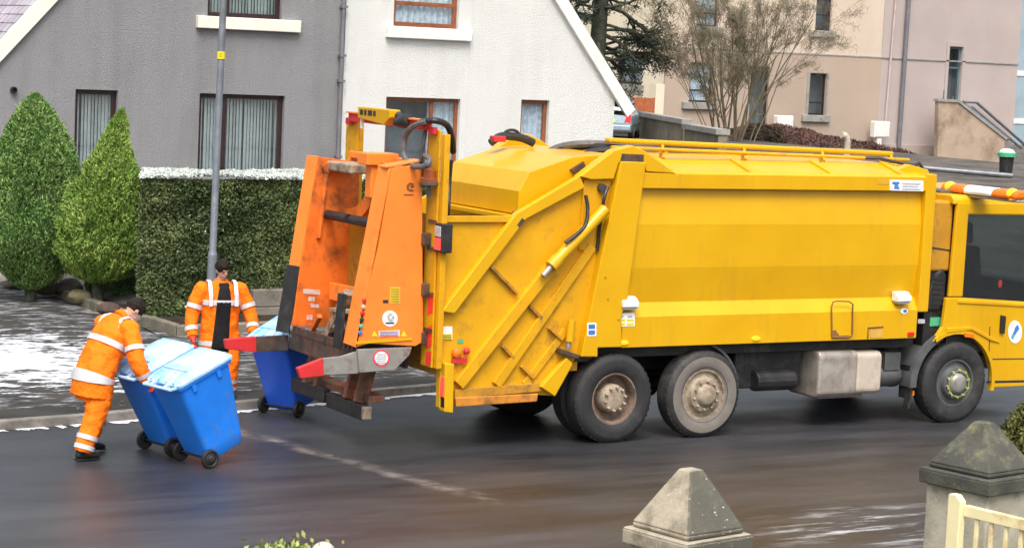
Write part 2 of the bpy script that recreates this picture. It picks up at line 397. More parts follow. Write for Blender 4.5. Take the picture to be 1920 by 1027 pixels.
def road_material():
    m, nt, b, out = newmat('wet asphalt'); v = coords(nt)
    sx = node(nt, 'SeparateXYZ'); nt.links.new(v, sx.inputs[0]); X, Y = sx.outputs[0], sx.outputs[1]
    va = node(nt, 'Mapping'); va.inputs['Scale'].default_value = (.22, 1.15, 1); va.inputs['Rotation'].default_value = (0, 0, -.17); nt.links.new(v, va.inputs[0])
    band = noise(nt, va.outputs[0], 1.1, 9, .66)
    big = noise(nt, v, .35, 4)
    c = mixc(nt, ramp(nt, band, .35, .68), (.017, .018, .023), (.046, .048, .056))
    brown = mth(nt, 'MULTIPLY', ramp(nt, mth(nt, 'ADD', mth(nt, 'MULTIPLY', Y, -.22), mth(nt, 'MULTIPLY', big, .6)), .60, 1.35), .42)
    c = mixc(nt, brown, c, mixc(nt, ramp(nt, band, .42, .62), (.023, .021, .021), (.070, .063, .061)))
    grit = noise(nt, v, 75, 4, .8)
    c = mixc(nt, mth(nt, 'MULTIPLY', ramp(nt, grit, .52, .72), .45), c, (.14, .135, .13))
    # old trench seam with pale grit across the lane
    ln = mth(nt, 'ADD', X, mth(nt, 'MULTIPLY', Y, .22)); wob = noise(nt, v, 1.6, 4)
    d = mth(nt, 'ABSOLUTE', mth(nt, 'ADD', ln, mth(nt, 'ADD', mth(nt, 'MULTIPLY', wob, .35), 3.55)))
    seam = mth(nt, 'SUBTRACT', 1.0, ramp(nt, d, .02, .17))
    seam = mth(nt, 'MULTIPLY', seam, ramp(nt, noise(nt, v, 2.6, 6, .7), .42, .66))
    yl = mth(nt, 'MULTIPLY', mth(nt, 'LESS_THAN', Y, .9), mth(nt, 'GREATER_THAN', Y, -4.0))
    c = mixc(nt, mth(nt, 'MULTIPLY', mth(nt, 'MULTIPLY', seam, yl), .75), c, (.27, .23, .20))
    # frost left near the near-side entrance
    fx = mth(nt, 'SUBTRACT', X, .3); fy = mth(nt, 'ADD', Y, 5.9)
    r2 = mth(nt, 'ADD', mth(nt, 'POWER', mth(nt, 'MULTIPLY', fx, .55), 2), mth(nt, 'POWER', fy, 2))
    fr = mth(nt, 'MULTIPLY', mth(nt, 'SUBTRACT', 1.0, ramp(nt, r2, .1, 1.5)), ramp(nt, noise(nt, va.outputs[0], 3.5, 7, .7), .52, .66))
    c = mixc(nt, mth(nt, 'MULTIPLY', fr, .75), c, (.60, .62, .66))
    nt.links.new(c, b.inputs['Base Color'])
    wet = ramp(nt, mth(nt, 'ADD', mth(nt, 'MULTIPLY', big, .6), mth(nt, 'MULTIPLY', band, .5)), .42, .72)
    nt.links.new(mth(nt, 'ADD', mth(nt, 'MULTIPLY', wet, .30), .27), b.inputs['Roughness'])
    b.inputs['Specular IOR Level'].default_value = .5
    bump(nt, b, mth(nt, 'ADD', noise(nt, v, 140, 3, .6), mth(nt, 'MULTIPLY', noise(nt, v, 9, 4), .6)), .32, .008)
    return m
def pavement_material():
    m, nt, b, out = newmat('pavement tarmac with old snow'); v = coords(nt)
    sx = node(nt, 'SeparateXYZ'); nt.links.new(v, sx.inputs[0]); X, Y = sx.outputs[0], sx.outputs[1]
    n1 = noise(nt, v, .8, 5); n2 = noise(nt, v, 40, 4, .7)
    c = mixc(nt, ramp(nt, n1, .35, .65), (.020, .019, .018), (.052, .047, .042))
    c = mixc(nt, mth(nt, 'MULTIPLY', ramp(nt, n2, .5, .75), .3), c, (.10, .09, .085))
    moss = mth(nt, 'MULTIPLY', ramp(nt, mth(nt, 'MULTIPLY', X, -1), 4.6, 2.4), ramp(nt, noise(nt, v, 1.3, 5), .4, .6))
    c = mixc(nt, mth(nt, 'MULTIPLY', moss, .6), c, (.055, .058, .022))
    # trodden snow patch on the left, thin frost further along
    fx = mth(nt, 'MULTIPLY', mth(nt, 'ADD', X, 4.8), .46); fy = mth(nt, 'MULTIPLY', mth(nt, 'SUBTRACT', Y, 5.9), .34)
    r = mth(nt, 'SQRT', mth(nt, 'ADD', mth(nt, 'POWER', fx, 2), mth(nt, 'POWER', fy, 2)))
    va = node(nt, 'Mapping'); va.inputs['Scale'].default_value = (1.0, 1.9, 1); va.inputs['Rotation'].default_value = (0, 0, .45); nt.links.new(v, va.inputs[0])
    ns = mth(nt, 'ADD', mth(nt, 'MULTIPLY', mth(nt, 'SUBTRACT', noise(nt, va.outputs[0], 3.0, 9, .75), .5), 2.1), .5); nb = noise(nt, v, .7, 3)
    s1 = ramp(nt, mth(nt, 'ADD', ns, mth(nt, 'SUBTRACT', mth(nt, 'MULTIPLY', nb, .35), mth(nt, 'MULTIPLY', r, .40))), .34, .48)
    s2 = mth(nt, 'MULTIPLY', ramp(nt, X, -3.0, -.8), ramp(nt, noise(nt, va.outputs[0], 2.0, 8, .7), .50, .66))
    s2 = mth(nt, 'MULTIPLY', s2, .35)
    ke = mth(nt, 'SUBTRACT', Y, mth(nt, 'ADD', mth(nt, 'MULTIPLY', X, .19), 2.52))
    s3 = mth(nt, 'MULTIPLY', mth(nt, 'MULTIPLY', ramp(nt, ke, .75, .2), ramp(nt, noise(nt, va.outputs[0], 3.0, 8, .7), .50, .66)), .5)
    s = mth(nt, 'MAXIMUM', mth(nt, 'MAXIMUM', s1, s2), s3)
    c = mixc(nt, mth(nt, 'MULTIPLY', s, .92), c, mixc(nt, n2, (.50, .52, .56), (.80, .82, .86)))
    nt.links.new(c, b.inputs['Base Color'])
    nt.links.new(mth(nt, 'ADD', mth(nt, 'MULTIPLY', n1, .4), .55), b.inputs['Roughness']); b.inputs['Specular IOR Level'].default_value = .22
    bump(nt, b, mth(nt, 'ADD', mth(nt, 'MULTIPLY', s, .8), mth(nt, 'MULTIPLY', n2, .3)), .5, .03)
    return m
mb = MB()
mb.add([(x, y-.002, .012) for x, y in KERB]+[(x, -9.2, .012) for x, y in KERB[::-1]], [tuple(range(2*len(KERB)))])
o = mb.build('road', road_material(), recalc=False); tag(o, kind='structure')
# kerb stones
def offs(pts, d):
    res = []
    for i, (x, y) in enumerate(pts):
        a = pts[max(i-1, 0)]; c = pts[min(i+1, len(pts)-1)]; t = Vector((c[0]-a[0], c[1]-a[1])).normalized()
        res.append((x-t.y*d, y+t.x*d))
    return res
kb = offs(KERB, .13)
mb = MB()
for i in range(len(KERB)-1):
    (ax, ay), (bx, by) = KERB[i], KERB[i+1]; L = math.hypot(bx-ax, by-ay); n = max(1, round(L/.91))
    for k in range(n):
        t0, t1 = k/n+.004/L, (k+1)/n-.004/L; q = lambda P, Q, t: (P[0]+(Q[0]-P[0])*t, P[1]+(Q[1]-P[1])*t)
        mb.pz([q(KERB[i], KERB[i+1], t0), q(KERB[i], KERB[i+1], t1), q(kb[i], kb[i+1], t1), q(kb[i], kb[i+1], t0)], -.05, .118+random.uniform(-.006, .006))
o = mb.build('kerb', M_CURB, bevel=.012); tag(o, kind='structure')
fr = MB()   # ragged line of frost along the channel
f0 = [KERB[1]]+[( KERB[i][0]+(KERB[i+1][0]-KERB[i][0])*t, KERB[i][1]+(KERB[i+1][1]-KERB[i][1])*t) for i in range(1, 8) for t in np.linspace(0, 1, 60)[1:]]
ed = [(.05+.10*abs(math.sin(i*.37)*math.sin(i*.11+1))+.05*random.random()) for i in range(len(f0))]
for i in range(len(f0)-1):
    if f0[i][0] < -4.6 and math.sin(i*.23)+math.sin(i*.61) > .5: continue
    a, b2 = f0[i], f0[i+1]
    fr.add([(a[0], a[1]-.003, .017), (b2[0], b2[1]-.003, .017), (b2[0]+.2*ed[i+1], b2[1]-ed[i+1], .016), (a[0]+.2*ed[i], a[1]-ed[i], .016)], [(0, 3, 2, 1)])
M_FROST = mat('grey frost', (.66, .69, .73), .75, 0, .2, 5, ((.16, .16, .17), .45, 6, .8))
tag(fr.build('frost', M_FROST, recalc=False), kind='stuff')
pav = MB()
pk = offs(KERB, .132)
pav.add([(x, y, .110) for x, y in pk[:6]]+[(-2.16, 7.6, .110), (-2.16, 46, .110), (-30, 46, .110)], [tuple(range(9))])
pav.add([(x, y, .110) for x, y in pk[5:]]+[(40, 12, .110), (20, 8.9, .110), (-2.0, 8.9, .110), (-2.16, 7.6, .110)], [tuple(range(len(pk)-5+4))])
tag(pav.build('pavement', pavement_material(), recalc=False), kind='structure')
# the near side: a strip of pavement in front of the garden the picture was taken from
mb = MB(); mb.box(-60, 60, -30, -9.2, -.1, .10)
tag(mb.build('path', mat('near pavement', (.10, .095, .09), .85, 0, .2, 2, bmp=(30, .4, .01))), kind='structure')

# ------------------------------------------------------------------ walls with openings, windows
def clip(poly, inside, inter):
    out = []
    for i in range(len(poly)):
        a, b2 = poly[i], poly[(i+1) % len(poly)]
        ia, ib = inside(a), inside(b2)
        if ia: out.append(a)
        if ia != ib: out.append(inter(a, b2))
    return out
def clip_convex(poly, conv):
    for i in range(len(conv)):
        p, q = conv[i], conv[(i+1) % len(conv)]
        sd_ = lambda t: (q[0]-p[0])*(t[1]-p[1])-(q[1]-p[1])*(t[0]-p[0])
        def inter(a, b2):
            da, db = sd_(a), sd_(b2); t = da/(da-db); return (a[0]+(b2[0]-a[0])*t, a[1]+(b2[1]-a[1])*t)
        poly = clip(poly, lambda t: sd_(t) >= -1e-9, inter)
        if len(poly) < 3: return []
    return poly
def facade(mb, conv, holes, y, reveal=.16):
    """conv: counter-clockwise outline (x, z); holes: (x0, x1, z0, z1); wall face on plane y, reveals going back"""
    xs = sorted({p[0] for p in conv} | {h[0] for h in holes} | {h[1] for h in holes})
    zs = sorted({p[1] for p in conv} | {h[2] for h in holes} | {h[3] for h in holes})
    for i in range(len(xs)-1):
        for j in range(len(zs)-1):
            cx, cz = (xs[i]+xs[i+1])/2, (zs[j]+zs[j+1])/2
            if any(h[0] < cx < h[1] and h[2] < cz < h[3] for h in holes): continue
            c = clip_convex([(xs[i], zs[j]), (xs[i+1], zs[j]), (xs[i+1], zs[j+1]), (xs[i], zs[j+1])], conv)
            if len(c) >= 3: mb.add([(x, y, z) for x, z in c], [tuple(range(len(c)))])
    for x0, x1, z0, z1 in holes:
        r = [(x0, z0), (x1, z0), (x1, z1), (x0, z1)]
        for k in range(4):
            a, b2 = r[k], r[(k+1) % 4]
            mb.add([(a[0], y, a[1]), (b2[0], y, b2[1]), (b2[0], y+reveal, b2[1]), (a[0], y+reveal, a[1])], [(0, 3, 2, 1)])
def window(house, x0, x1, z0, z1, y, fm, mull=(), trans=(), inside='blind', fw=.07, rec=.12, sill=None, sillm=None):
    yf = y+rec; f = MB()
    f.box(x0, x1, yf, yf+.06, z0, z0+fw); f.box(x0, x1, yf, yf+.06, z1-fw, z1)
    f.box(x0, x0+fw, yf, yf+.06, z0+fw, z1-fw); f.box(x1-fw, x1, yf, yf+.06, z0+fw, z1-fw)
    for x in mull: f.box(x-fw*.5, x+fw*.5, yf+.002, yf+.058, z0+fw, z1-fw)
    for a, b2, z in trans: f.box(a, b2, yf-.006, yf+.05, z-fw*.45, z+fw*.45)
    w = f.build('window', fm, house, bevel=.008)
    g = MB(); g.add([(x0+fw*.6, yf+.03, z0+fw*.6), (x1-fw*.6, yf+.03, z0+fw*.6), (x1-fw*.6, yf+.03, z1-fw*.6), (x0+fw*.6, yf+.03, z1-fw*.6)], [(0, 1, 2, 3)])
    g.build('pane', M_PANE, w)
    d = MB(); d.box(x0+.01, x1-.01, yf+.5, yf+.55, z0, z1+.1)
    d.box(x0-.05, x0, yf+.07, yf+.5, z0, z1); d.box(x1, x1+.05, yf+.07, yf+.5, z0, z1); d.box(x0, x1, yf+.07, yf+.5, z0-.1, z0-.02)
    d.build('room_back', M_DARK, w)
    if inside == 'blind':
        bl = MB(); x = x0+.05
        while x < x1-.06:
            a = .50+random.uniform(-.14, .14); s_ = .045
            bl.add([(x-s_*math.cos(a), yf+.10-s_*math.sin(a), z0), (x+s_*math.cos(a), yf+.10+s_*math.sin(a), z0), (x+s_*math.cos(a), yf+.10+s_*math.sin(a), z1-.05), (x-s_*math.cos(a), yf+.10-s_*math.sin(a), z1-.05)], [(0, 1, 2, 3)])
            x += .080 if random.random() > .06 else .12
        bl.build('blind', M_BLIND, w, recalc=False)
    elif inside == 'curtain':
        bl = MB(); n = 40; vs = []; fs = []
        for i in range(n+1):
            x = x0+.03+(x1-x0-.06)*i/n; yy = yf+.11+.03*math.sin(i*1.7)+.015*random.random()
            vs += [(x, yy, z0), (x, yy, z1-.03)]
        fs = [(2*i, 2*i+2, 2*i+3, 2*i+1) for i in range(n)]
        bl.add(vs, fs); bl.build('curtain', M_CURT, w, recalc=False)
    elif inside == 'half':
        bl = MB(); xa = x0+(x1-x0)*.62; n = 16; vs = []
        for i in range(n+1): vs += [(xa+(x1-xa-.03)*i/n, yf+.16+.03*math.sin(i*1.9), z0), (xa+(x1-xa-.03)*i/n, yf+.16+.03*math.sin(i*1.9), z1-.03)]
        bl.add(vs, [(2*i, 2*i+2, 2*i+3, 2*i+1) for i in range(n)]); bl.build('curtain', M_CURT, w, recalc=False)
    if sill:
        s_ = MB(); s_.box(*sill[:2], y-.14, y+rec-.003, *sill[2:]); s_.build('sill', sillm, house, bevel=.015)
    return w

YH = 25.0
# --- the pair of gabled houses
GX0, GX1, EAVE = .2, 16.78, 3.42
APX, APZ = 8.94, EAVE+(8.94-.2)*1.11
gh = thing('grey_house', 'dark grey harled house half of a gabled pair, vertical blinds in its windows', 'house', (4.5, YH, 1.1))
holes = [(5.44, 7.29, 4.95, 6.35), (5.31, 7.45, 1.25, 3.18), (2.35, 3.34, 1.25, 3.18)]
w = MB(); facade(w, [(GX0, .6), (8.93, .6), (8.93, APZ-.01), (GX0, EAVE)], holes, YH)
w.add([(GX0, YH, .6), (GX0, YH, EAVE), (GX0, 38, EAVE), (GX0, 38, .6)], [(0, 1, 2, 3)])
w.build('wall', M_GREYW, gh, recalc=False)
window(gh, 5.44, 7.29, 4.95, 6.35, YH, M_BROWNF, mull=(5.98,), inside='blind', fw=.10, sill=(5.165, 7.74, 4.67, 4.95), sillm=M_CREAMT)
window(gh, 5.31, 7.45, 1.25, 3.18, YH, M_BROWNF, mull=(5.98,), inside='blind', fw=.10)
window(gh, 2.35, 3.34, 1.25, 3.18, YH, M_BROWNF, inside='blind', fw=.10)
def roofslab(mb, xa, za, xb, zb, y0, y1, th=.14):
    d = Vector((xb-xa, 0, zb-za)).normalized(); n_ = Vector((-d.z, 0, d.x)); n_ = n_ if n_.z > 0 else -n_
    mb.prism([(xa, y0, za), (xb, y0, zb), (xb+n_.x*th, y0, zb+n_.z*th), (xa+n_.x*th, y0, za+n_.z*th)], (0, y1-y0, 0))
def tilemat():
    m, nt, b, out = newmat('purple grey roof tiles'); v = coords(nt)
    mp = node(nt, 'Mapping'); mp.inputs['Scale'].default_value = (1, 1, 1); mp.inputs['Rotation'].default_value = (0, math.radians(48), 0); nt.links.new(v, mp.inputs[0])
    mp2 = node(nt, 'Mapping'); mp2.inputs['Rotation'].default_value = (0, 0, PI/2); nt.links.new(mp.outputs[0], mp2.inputs[0])
    br = node(nt, 'TexBrick'); br.inputs['Scale'].default_value = 1.0; br.inputs['Brick Width'].default_value = .33; br.inputs['Row Height'].default_value = .27
    br.inputs['Mortar Size'].default_value = .018; br.inputs['Color1'].default_value = (.40, .36, .41, 1); br.inputs['Color2'].default_value = (.30, .26, .31, 1); br.inputs['Mortar'].default_value = (.06, .05, .06, 1)
    nt.links.new(mp2.outputs[0], br.inputs['Vector'])
    c = mixc(nt, mth(nt, 'MULTIPLY', ramp(nt, noise(nt, v, 2.5, 6, .7), .5, .7), .5), br.outputs['Color'], (.66, .62, .68))
    nt.links.new(c, b.inputs['Base Color']); b.inputs['Roughness'].default_value = .6
    bump(nt, b, br.outputs['Fac'], -.6, .03); return m
r = MB(); roofslab(r, GX0-.35, EAVE-.35*1.11+.02, APX, APZ+.02, YH+.02, 39); r.build('roof', tilemat(), gh)
v_ = MB(); roofslab(v_, GX0-.35, EAVE-.35*1.11-.14, APX, APZ-.14, YH-.10, YH+.018, .31); v_.build('verge_board', M_CREAMT, gh)
pz = MB(); pz.tube([(8.84, YH-.09, .9), (8.84, YH-.09, 9)], .05, 10)
for z in (1.75, 3.55, 4.15, 5.3): pz.box(8.77, 8.93, YH-.15, YH-.002, z, z+.06)
pz.build('downpipe', M_PIPEG, gh, smooth=True)
vt = MB(); vt.lathe((.93, YH+.01, 3.115), (0, -1, 0), [(0, .075), (.10, .075), (.10, .05), (.02, .05), (.02, 0)], 18); vt.build('flue_outlet', M_RUB, gh, smooth=True)

wh = thing('white_house', 'white harled house half of a gabled pair, brown wooden windows', 'house', (12.8, YH, 1.1))
holes = [(10.22, 12.0, 4.94, 6.3), (10.11, 12.15, 1.2, 3.24), (13.88, 14.70, 1.4, 3.28)]
w = MB(); facade(w, [(8.95, .6), (16.64, .6), (16.64, 3.55), (16.60, 3.60), (8.95, 3.60+(16.60-8.95)*1.235)], holes, YH)
w.add([(16.64, YH, .6), (16.64, 38, .6), (16.64, 38, 3.55), (16.64, YH, 3.55)], [(0, 1, 2, 3)])
w.box(12.335, 12.385, YH-.012, YH-.001, .6, 6.5)
w.build('wall', M_WHITEW, wh, recalc=False)
window(wh, 10.22, 12.0, 4.94, 6.3, YH, M_WOODF, mull=(), trans=((10.22, 12.0, 5.50),), inside='curtain', fw=.11, sill=(10.02, 12.33, 4.66, 4.94), sillm=M_WHITET)
window(wh, 10.11, 12.15, 1.2, 3.24, YH, M_WOODF, mull=(11.42,), inside='half', fw=.09)
window(wh, 13.88, 14.70, 1.4, 3.28, YH, M_WOODF, inside='curtain', fw=.10)
APW = 3.60+(16.60-8.95)*1.235
r = MB(); roofslab(r, 17.0, 3.60-.40*1.235+.05, 8.95, APW+.05, YH+.02, 39); r.build('roof', mat('slate roof', (.12, .115, .12), .7, 0, .2, 3), wh)
v_ = MB(); roofslab(v_, 16.98, 3.60-.38*1.235-.20, 8.95, APW-.20, YH-.12, YH+.018, .30); v_.build('verge_board', M_WHITET, wh)
gt = MB(); gt.tube([(16.9, YH-.05, 3.02), (16.9, 38, 3.02)], .06, 8); gt.build('gutter', M_RUB, wh, smooth=True)

# --- the flats at the top of the side street
YB = 55.0
fb = thing('apartment_block', 'tan and pinkish rendered two storey block with outside stair at right', 'building', (48, YB, 1.0))
def rect(px0, py0, px1, py1, y=YB):
    xa, za = ny(px0, (py0+py1)/2, y)[0], ny((px0+px1)/2, py0, y)[1]
    return (xa, ny(px1, (py0+py1)/2, y)[0], ny((px0+px1)/2, py1, y)[1], za)
XS = ny(1648, 180, YB)[0]; XR = ny(1906, 150, YB)[0]; XL = ny(1246, 130, YB)[0]; ZL = 4.96; ZB = -.6
wins = {k: rect(*v) for k, v in dict(up1=(1531, -40, 1561, 58), gr1=(1516, 138, 1548, 216), md=(1292, 118, 1336, 192), dr=(1405, 125, 1440, 236), mu=(1308, -32, 1348, 50)).items()}
up = [wins['up1'], wins['mu']]; lo = [wins['gr1'], wins['md'], wins['dr']]
st = rect(1777, 88, 1802, 192)
w = MB(); facade(w, [(XL, ZL), (XS, ZL), (XS, 11), (XL, 11)], up, YB); w.build('wall', M_CREAMW, fb, recalc=False)
w = MB(); facade(w, [(XL, ZB), (XS, ZB), (XS, ZL), (XL, ZL)], lo, YB-.03, .19)
w.add([(XL, YB-.03, ZL), (XS, YB-.03, ZL), (XS, YB, ZL+.004), (XL, YB, ZL+.004)], [(0, 1, 2, 3)]); w.build('lower_wall', M_TANW, fb, recalc=False)
w = MB(); facade(w, [(XS, 1.07), (XR, 1.07), (XR, 11), (XS, 11)], [st], YB-.01)
w.add([(XR, YB-.01, ZB), (XR, YB+14, ZB), (XR, YB+14, 11), (XR, YB-.01, 11)], [(0, 1, 2, 3)]); w.build('wing_wall', M_PINKW, fb, recalc=False)
w = MB(); w.box(XL-.01, XR+.02, YB-.05, YB+.02, ZL-.04, ZL+.02); w.build('string_course', M_STONEG, fb)
w = MB(); w.box(XS, XR+.02, YB-.10, YB+.02, ZB, 1.065); w.build('plinth', mat('plinth render', (.40, .335, .30), .9, 0, .1, 1, bmp=(20, .5, .02)), fb, bevel=.01)
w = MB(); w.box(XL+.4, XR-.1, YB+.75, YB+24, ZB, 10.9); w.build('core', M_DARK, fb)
for k, r_ in wins.items():
    door = k == 'dr'
    s_ = None if door else (r_[0]-.35, r_[1]+.22, r_[2]-.30, r_[2])
    window(fb, *r_, YB-.03 if k in ('gr1', 'md', 'dr') else YB, M_BROWNF, trans=() if door else ((r_[0], r_[1], r_[2]+(r_[3]-r_[2])*.30),), inside=None if door or k in ('gr1', 'up1') else 'curtain', fw=.08, sill=s_, sillm=M_STONEG)
window(fb, *st, YB-.01, mat('teal door frame', (.10, .17, .19), .45), trans=((st[0], st[1], st[2]+(st[3]-st[2])*.62),), inside=None, fw=.10)
for r_ in [wins['gr1']]:
    t = MB(); t.box(r_[0]-.14, r_[0]-.005, YB-.06, YB-.028, r_[2], r_[3]+.05); t.box(r_[1]+.005, r_[1]+.1, YB-.06, YB-.028, r_[2], r_[3]+.05); t.box(r_[0]-.005, r_[1]+.005, YB-.06, YB-.028, r_[3]+.005, r_[3]+.05); t.build('window_surround', M_STONEG, fb)
t = MB()
t.box(st[0]-.18, st[0]-.01, YB-.05, YB-.008, st[2], st[3]+.22); t.box(st[1]+.01, st[1]+.18, YB-.05, YB-.008, st[2], st[3]+.22); t.box(st[0]-.01, st[1]+.01, YB-.05, YB-.008, st[3]+.01, st[3]+.22); t.build('door_surround', M_PINKW, fb)
xd = ny(1690, 140, YB)[0]
t = MB(); t.tube([(xd+.05, YB-.16, 11), (xd-.02, YB-.16, .6)], .10, 10); t.build('downpipe', M_PIPEG, fb, smooth=True)
t = MB(); xp = ny(1668, 140, YB)[0]; t.tube([(xp+.1, YB-.1, 11), (xp-.15, YB-.1, 1.9)], .05, 8); t.build('vent_pipe', mat('painted pink pipe', (.50, .41, .40), .6), fb, smooth=True)
# outside stair: flank wall with coping, treads behind it, two rails
YS = YB-1.5
sp = P2([(1760, 190), (1797, 192), (1884, 262), (1881, 322), (1757, 318)], YS)
t = MB(); t.py(sp, YS, YS+.25); t.build('stair_wall', mat('brown rendered stair wall', (.42, .32, .24), .9, 0, .1, 1, ((.22, .16, .11), .4, 1.5), bmp=(20, .5, .02)), fb)
t = MB(); a, b2, c_ = sp[0], sp[1], sp[2]
t.bar((a[0]-.05, YS+.12, a[1]+.05), (b2[0], YS+.12, b2[1]+.05), .36, .12); t.bar((b2[0]-.02, YS+.12, b2[1]+.05), (c_[0]+.1, YS+.12, c_[1]+.03), .355, .12); t.build('stair_coping', M_STONEG, fb)
t = MB(); n = 12
for i in range(n):
    x0 = b2[0]+(c_[0]-b2[0])*i/n; z1 = b2[1]+(c_[1]-b2[1])*(i+.6)/n
    t.box(x0, x0+(c_[0]-b2[0])/n-.002, YS+.26, YB-.12, z1-.8, z1-.35)
t.build('stair_tread', M_STONEG, fb)
t = MB()
for (qa, qb, rr) in (((1806, 191), (1832, 193), .06), ((1832, 193), (1922, 272), .07), ((1822, 201), (1915, 278), .06), ((1808, 196), (1890, 262), .09)):
    yy = YS+1.2; (xa, za), (xb_, zb2) = ny(*qa, yy), ny(*qb, yy); t.tube([(xa, yy, za), (xb_, yy, zb2)], rr, 6)
for i in range(7):
    x = b2[0]+.2+(c_[0]-b2[0]+.4)*i/6; z = b2[1]+(c_[1]-b2[1])*i/6; t.tube([(x, YS+1.25, z-.7), (x, YS+1.25, z+.5)], .03, 6)
t.build('handrail', M_GRGAL, fb, smooth=True)
# two white wall cabinets stand in front of the block
for (px0, py0, px1, py1), lb in (((1458, 217, 1488, 246), 'white meter cabinet behind the bare bush, left of the other cabinet'), ((1640, 228, 1669, 259), 'white meter cabinet on a short post beside the grey downpipe')):
    r_ = rect(px0, py0, px1, py1, YB-.7); mt = thing('meter_cabinet', lb, 'cabinet', ((r_[0]+r_[1])/2, YB-.7, r_[2]-.6), 'white meter cabinets')
    t = MB(); t.box(r_[0], r_[1], YB-.7, YB-.35, r_[2], r_[3]); t.build('housing', M_WHITE, mt, bevel=.05)
    t = MB(); t.box(r_[0]+.06, r_[1]-.06, YB-.715, YB-.70, r_[2]+.07, r_[3]-.07); t.build('door', M_WHITE, mt, bevel=.01)
    t = MB(); xm = (r_[0]*.6+r_[1]*.4); t.box(xm-.13, xm+.13, YB-.66, YB-.4, r_[2]-1.2, r_[2]-.003); t.build('post', M_WHITET, mt, bevel=.02)

# pale house and a corner of a bluish house further back
t = MB(); gy = lambda px, py: nxp(px, py, XL)
y0, zt_ = gy(1206, 105); y1, zb_ = gy(1156, 157); r_ = (-y1, -y0, zb_, zt_)
facade(t, [(-82, ZB), (-YB, ZB), (-YB, 11), (-82, 11)], [r_], 0)
t.v = [(XL-.002+v[1], -v[0], v[2]) for v in t.v]; t.build('gable_wall', M_PALEH, fb, recalc=False)
t = MB(); t.box(XL+.10, XL+.16, y0, y1, zb_, zb_+.12); t.box(XL+.10, XL+.16, y0, y1, zt_-.12, zt_); t.box(XL+.10, XL+.16, y0, y0+.12, zb_, zt_); t.box(XL+.10, XL+.16, y1-.12, y1, zb_, zt_); t.box(XL+.095, XL+.15, y0, y1, (zb_+zt_)/2-.05, (zb_+zt_)/2+.05)
gw_ = t.build('window', M_BROWNF, fb)
t = MB(); t.add([(XL+.13, y0, zb_), (XL+.13, y1, zb_), (XL+.13, y1, zt_), (XL+.13, y0, zt_)], [(0, 1, 2, 3)]); t.build('pane', M_PANE, gw_)
t = MB(); t.add([(XL+.3, y0, zb_), (XL+.3, y1, zb_), (XL+.3, y1, zt_), (XL+.3, y0, zt_)], [(0, 1, 2, 3)]); t.build('curtain', M_CURT, gw_)
t = MB(); t.box(XL-.12, XL+.09, y0-.2, y1+.2, zb_-.25, zb_-.003); t.build('sill', M_STONEG, fb)
bh = thing('blue_grey_house', 'sliver of blue grey house past the corner of the rendered block', 'house', (70, 88, 0))
w = MB(); w.box(66, 92, 88, 96, -2, 12); w.build('wall', mat('blue grey render', (.30, .40, .46), .9, 0, .1, .5), bh)
w = MB()
for z in (1.2, 4.4): w.box(66.05, 91, 87.95, 88, z, z+.35)
w.build('white_band', M_WHITET, bh)

# block walls and fence in the side street
bw = thing('block_wall', 'low mossy concrete block wall with grey coping beside the parked car', 'wall', (30, 44, 1.4))
A = Vector(nd(1165, 264, 84)); B = Vector(nd(1280, 281, 70)); zt0 = nd(1165, 207, 84).z; zt1 = nd(1280, 227, 70).z
q = Vector((.25, -.1, 0))
t = MB(); t.prism([(A.x, A.y, A.z-.6), (B.x, B.y, B.z-.8), (B.x, B.y, zt1-.1), (A.x, A.y, zt0-.1)], q); t.build('blocks', M_STONEB, bw)
t = MB(); t.prism([(A.x-.1, A.y, zt0-.098), (B.x-.1, B.y, zt1-.098), (B.x-.1, B.y, zt1+.06), (A.x-.1, A.y, zt0+.06)], q*1.6); t.build('coping', M_STONEG, bw)
bw2 = thing('block_wall', 'lower stretch of mossy block wall behind the bare bush stems', 'wall', (33, 43, 1.3))
A = Vector(nd(1281, 284, 69)); B = Vector(nd(1345, 292, 64)); zt0 = nd(1278, 235, 69).z; zt1 = nd(1345, 246, 64).z
t = MB(); t.prism([(A.x, A.y, A.z-.8), (B.x, B.y, B.z-.8), (B.x, B.y, zt1-.1), (A.x, A.y, zt0-.1)], q); t.build('blocks', M_STONEB, bw2)
t = MB(); t.prism([(A.x-.1, A.y, zt0-.098), (B.x-.1, B.y, zt1-.098), (B.x-.1, B.y, zt1+.06), (A.x-.1, A.y, zt0+.06)], q*1.6); t.build('coping', M_STONEG, bw2)
of = MB(); r_ = rect(1168, 183, 1228, 215, 52)
n = 14
for i in range(n): of.box(r_[0]+(r_[1]-r_[0])*i/n, r_[0]+(r_[1]-r_[0])*(i+.94)/n, 52, 52.04, r_[2]-1, r_[3]+random.uniform(-.02, .02))
of.box(r_[0], r_[1], 52.042, 52.1, r_[3]-.4, r_[3]-.3)
o = of.build('board_fence', M_ORFEN, origin=((r_[0]+r_[1])/2, 52, r_[2]-1)); tag(o, 'orange brown board fence above the mossy block wall', 'fence')
r_ = rect(1229, 158, 1245, 212, 53); o = MB().box(r_[0], r_[1], 53, 53.5, -.5, r_[3]).build('garden_pillar', M_PALEH, origin=(r_[0], 53, 0)); tag(o, 'pale rendered wall end between orange fence and tan block', 'wall')
# tubular barrier and kerb edge in front of the stair
a = nd(1728, 315, 70); b2 = nd(1898, 330, 70)
rl = thing('pipe_barrier', 'grey tubular barrier on the bank in front of the stair', 'barrier', (a.x, a.y, a.z-.5))
MB().tube([a, b2], .09, 10).build('rail', M_GRGAL, rl, smooth=True)
for t_ in (.05, .5, .95): p = a.lerp(b2, t_); MB().tube([p-Vector((0, 0, 1)), p-Vector((0, 0, .08))], .05, 8).build('post', M_GRGAL, rl, smooth=True)
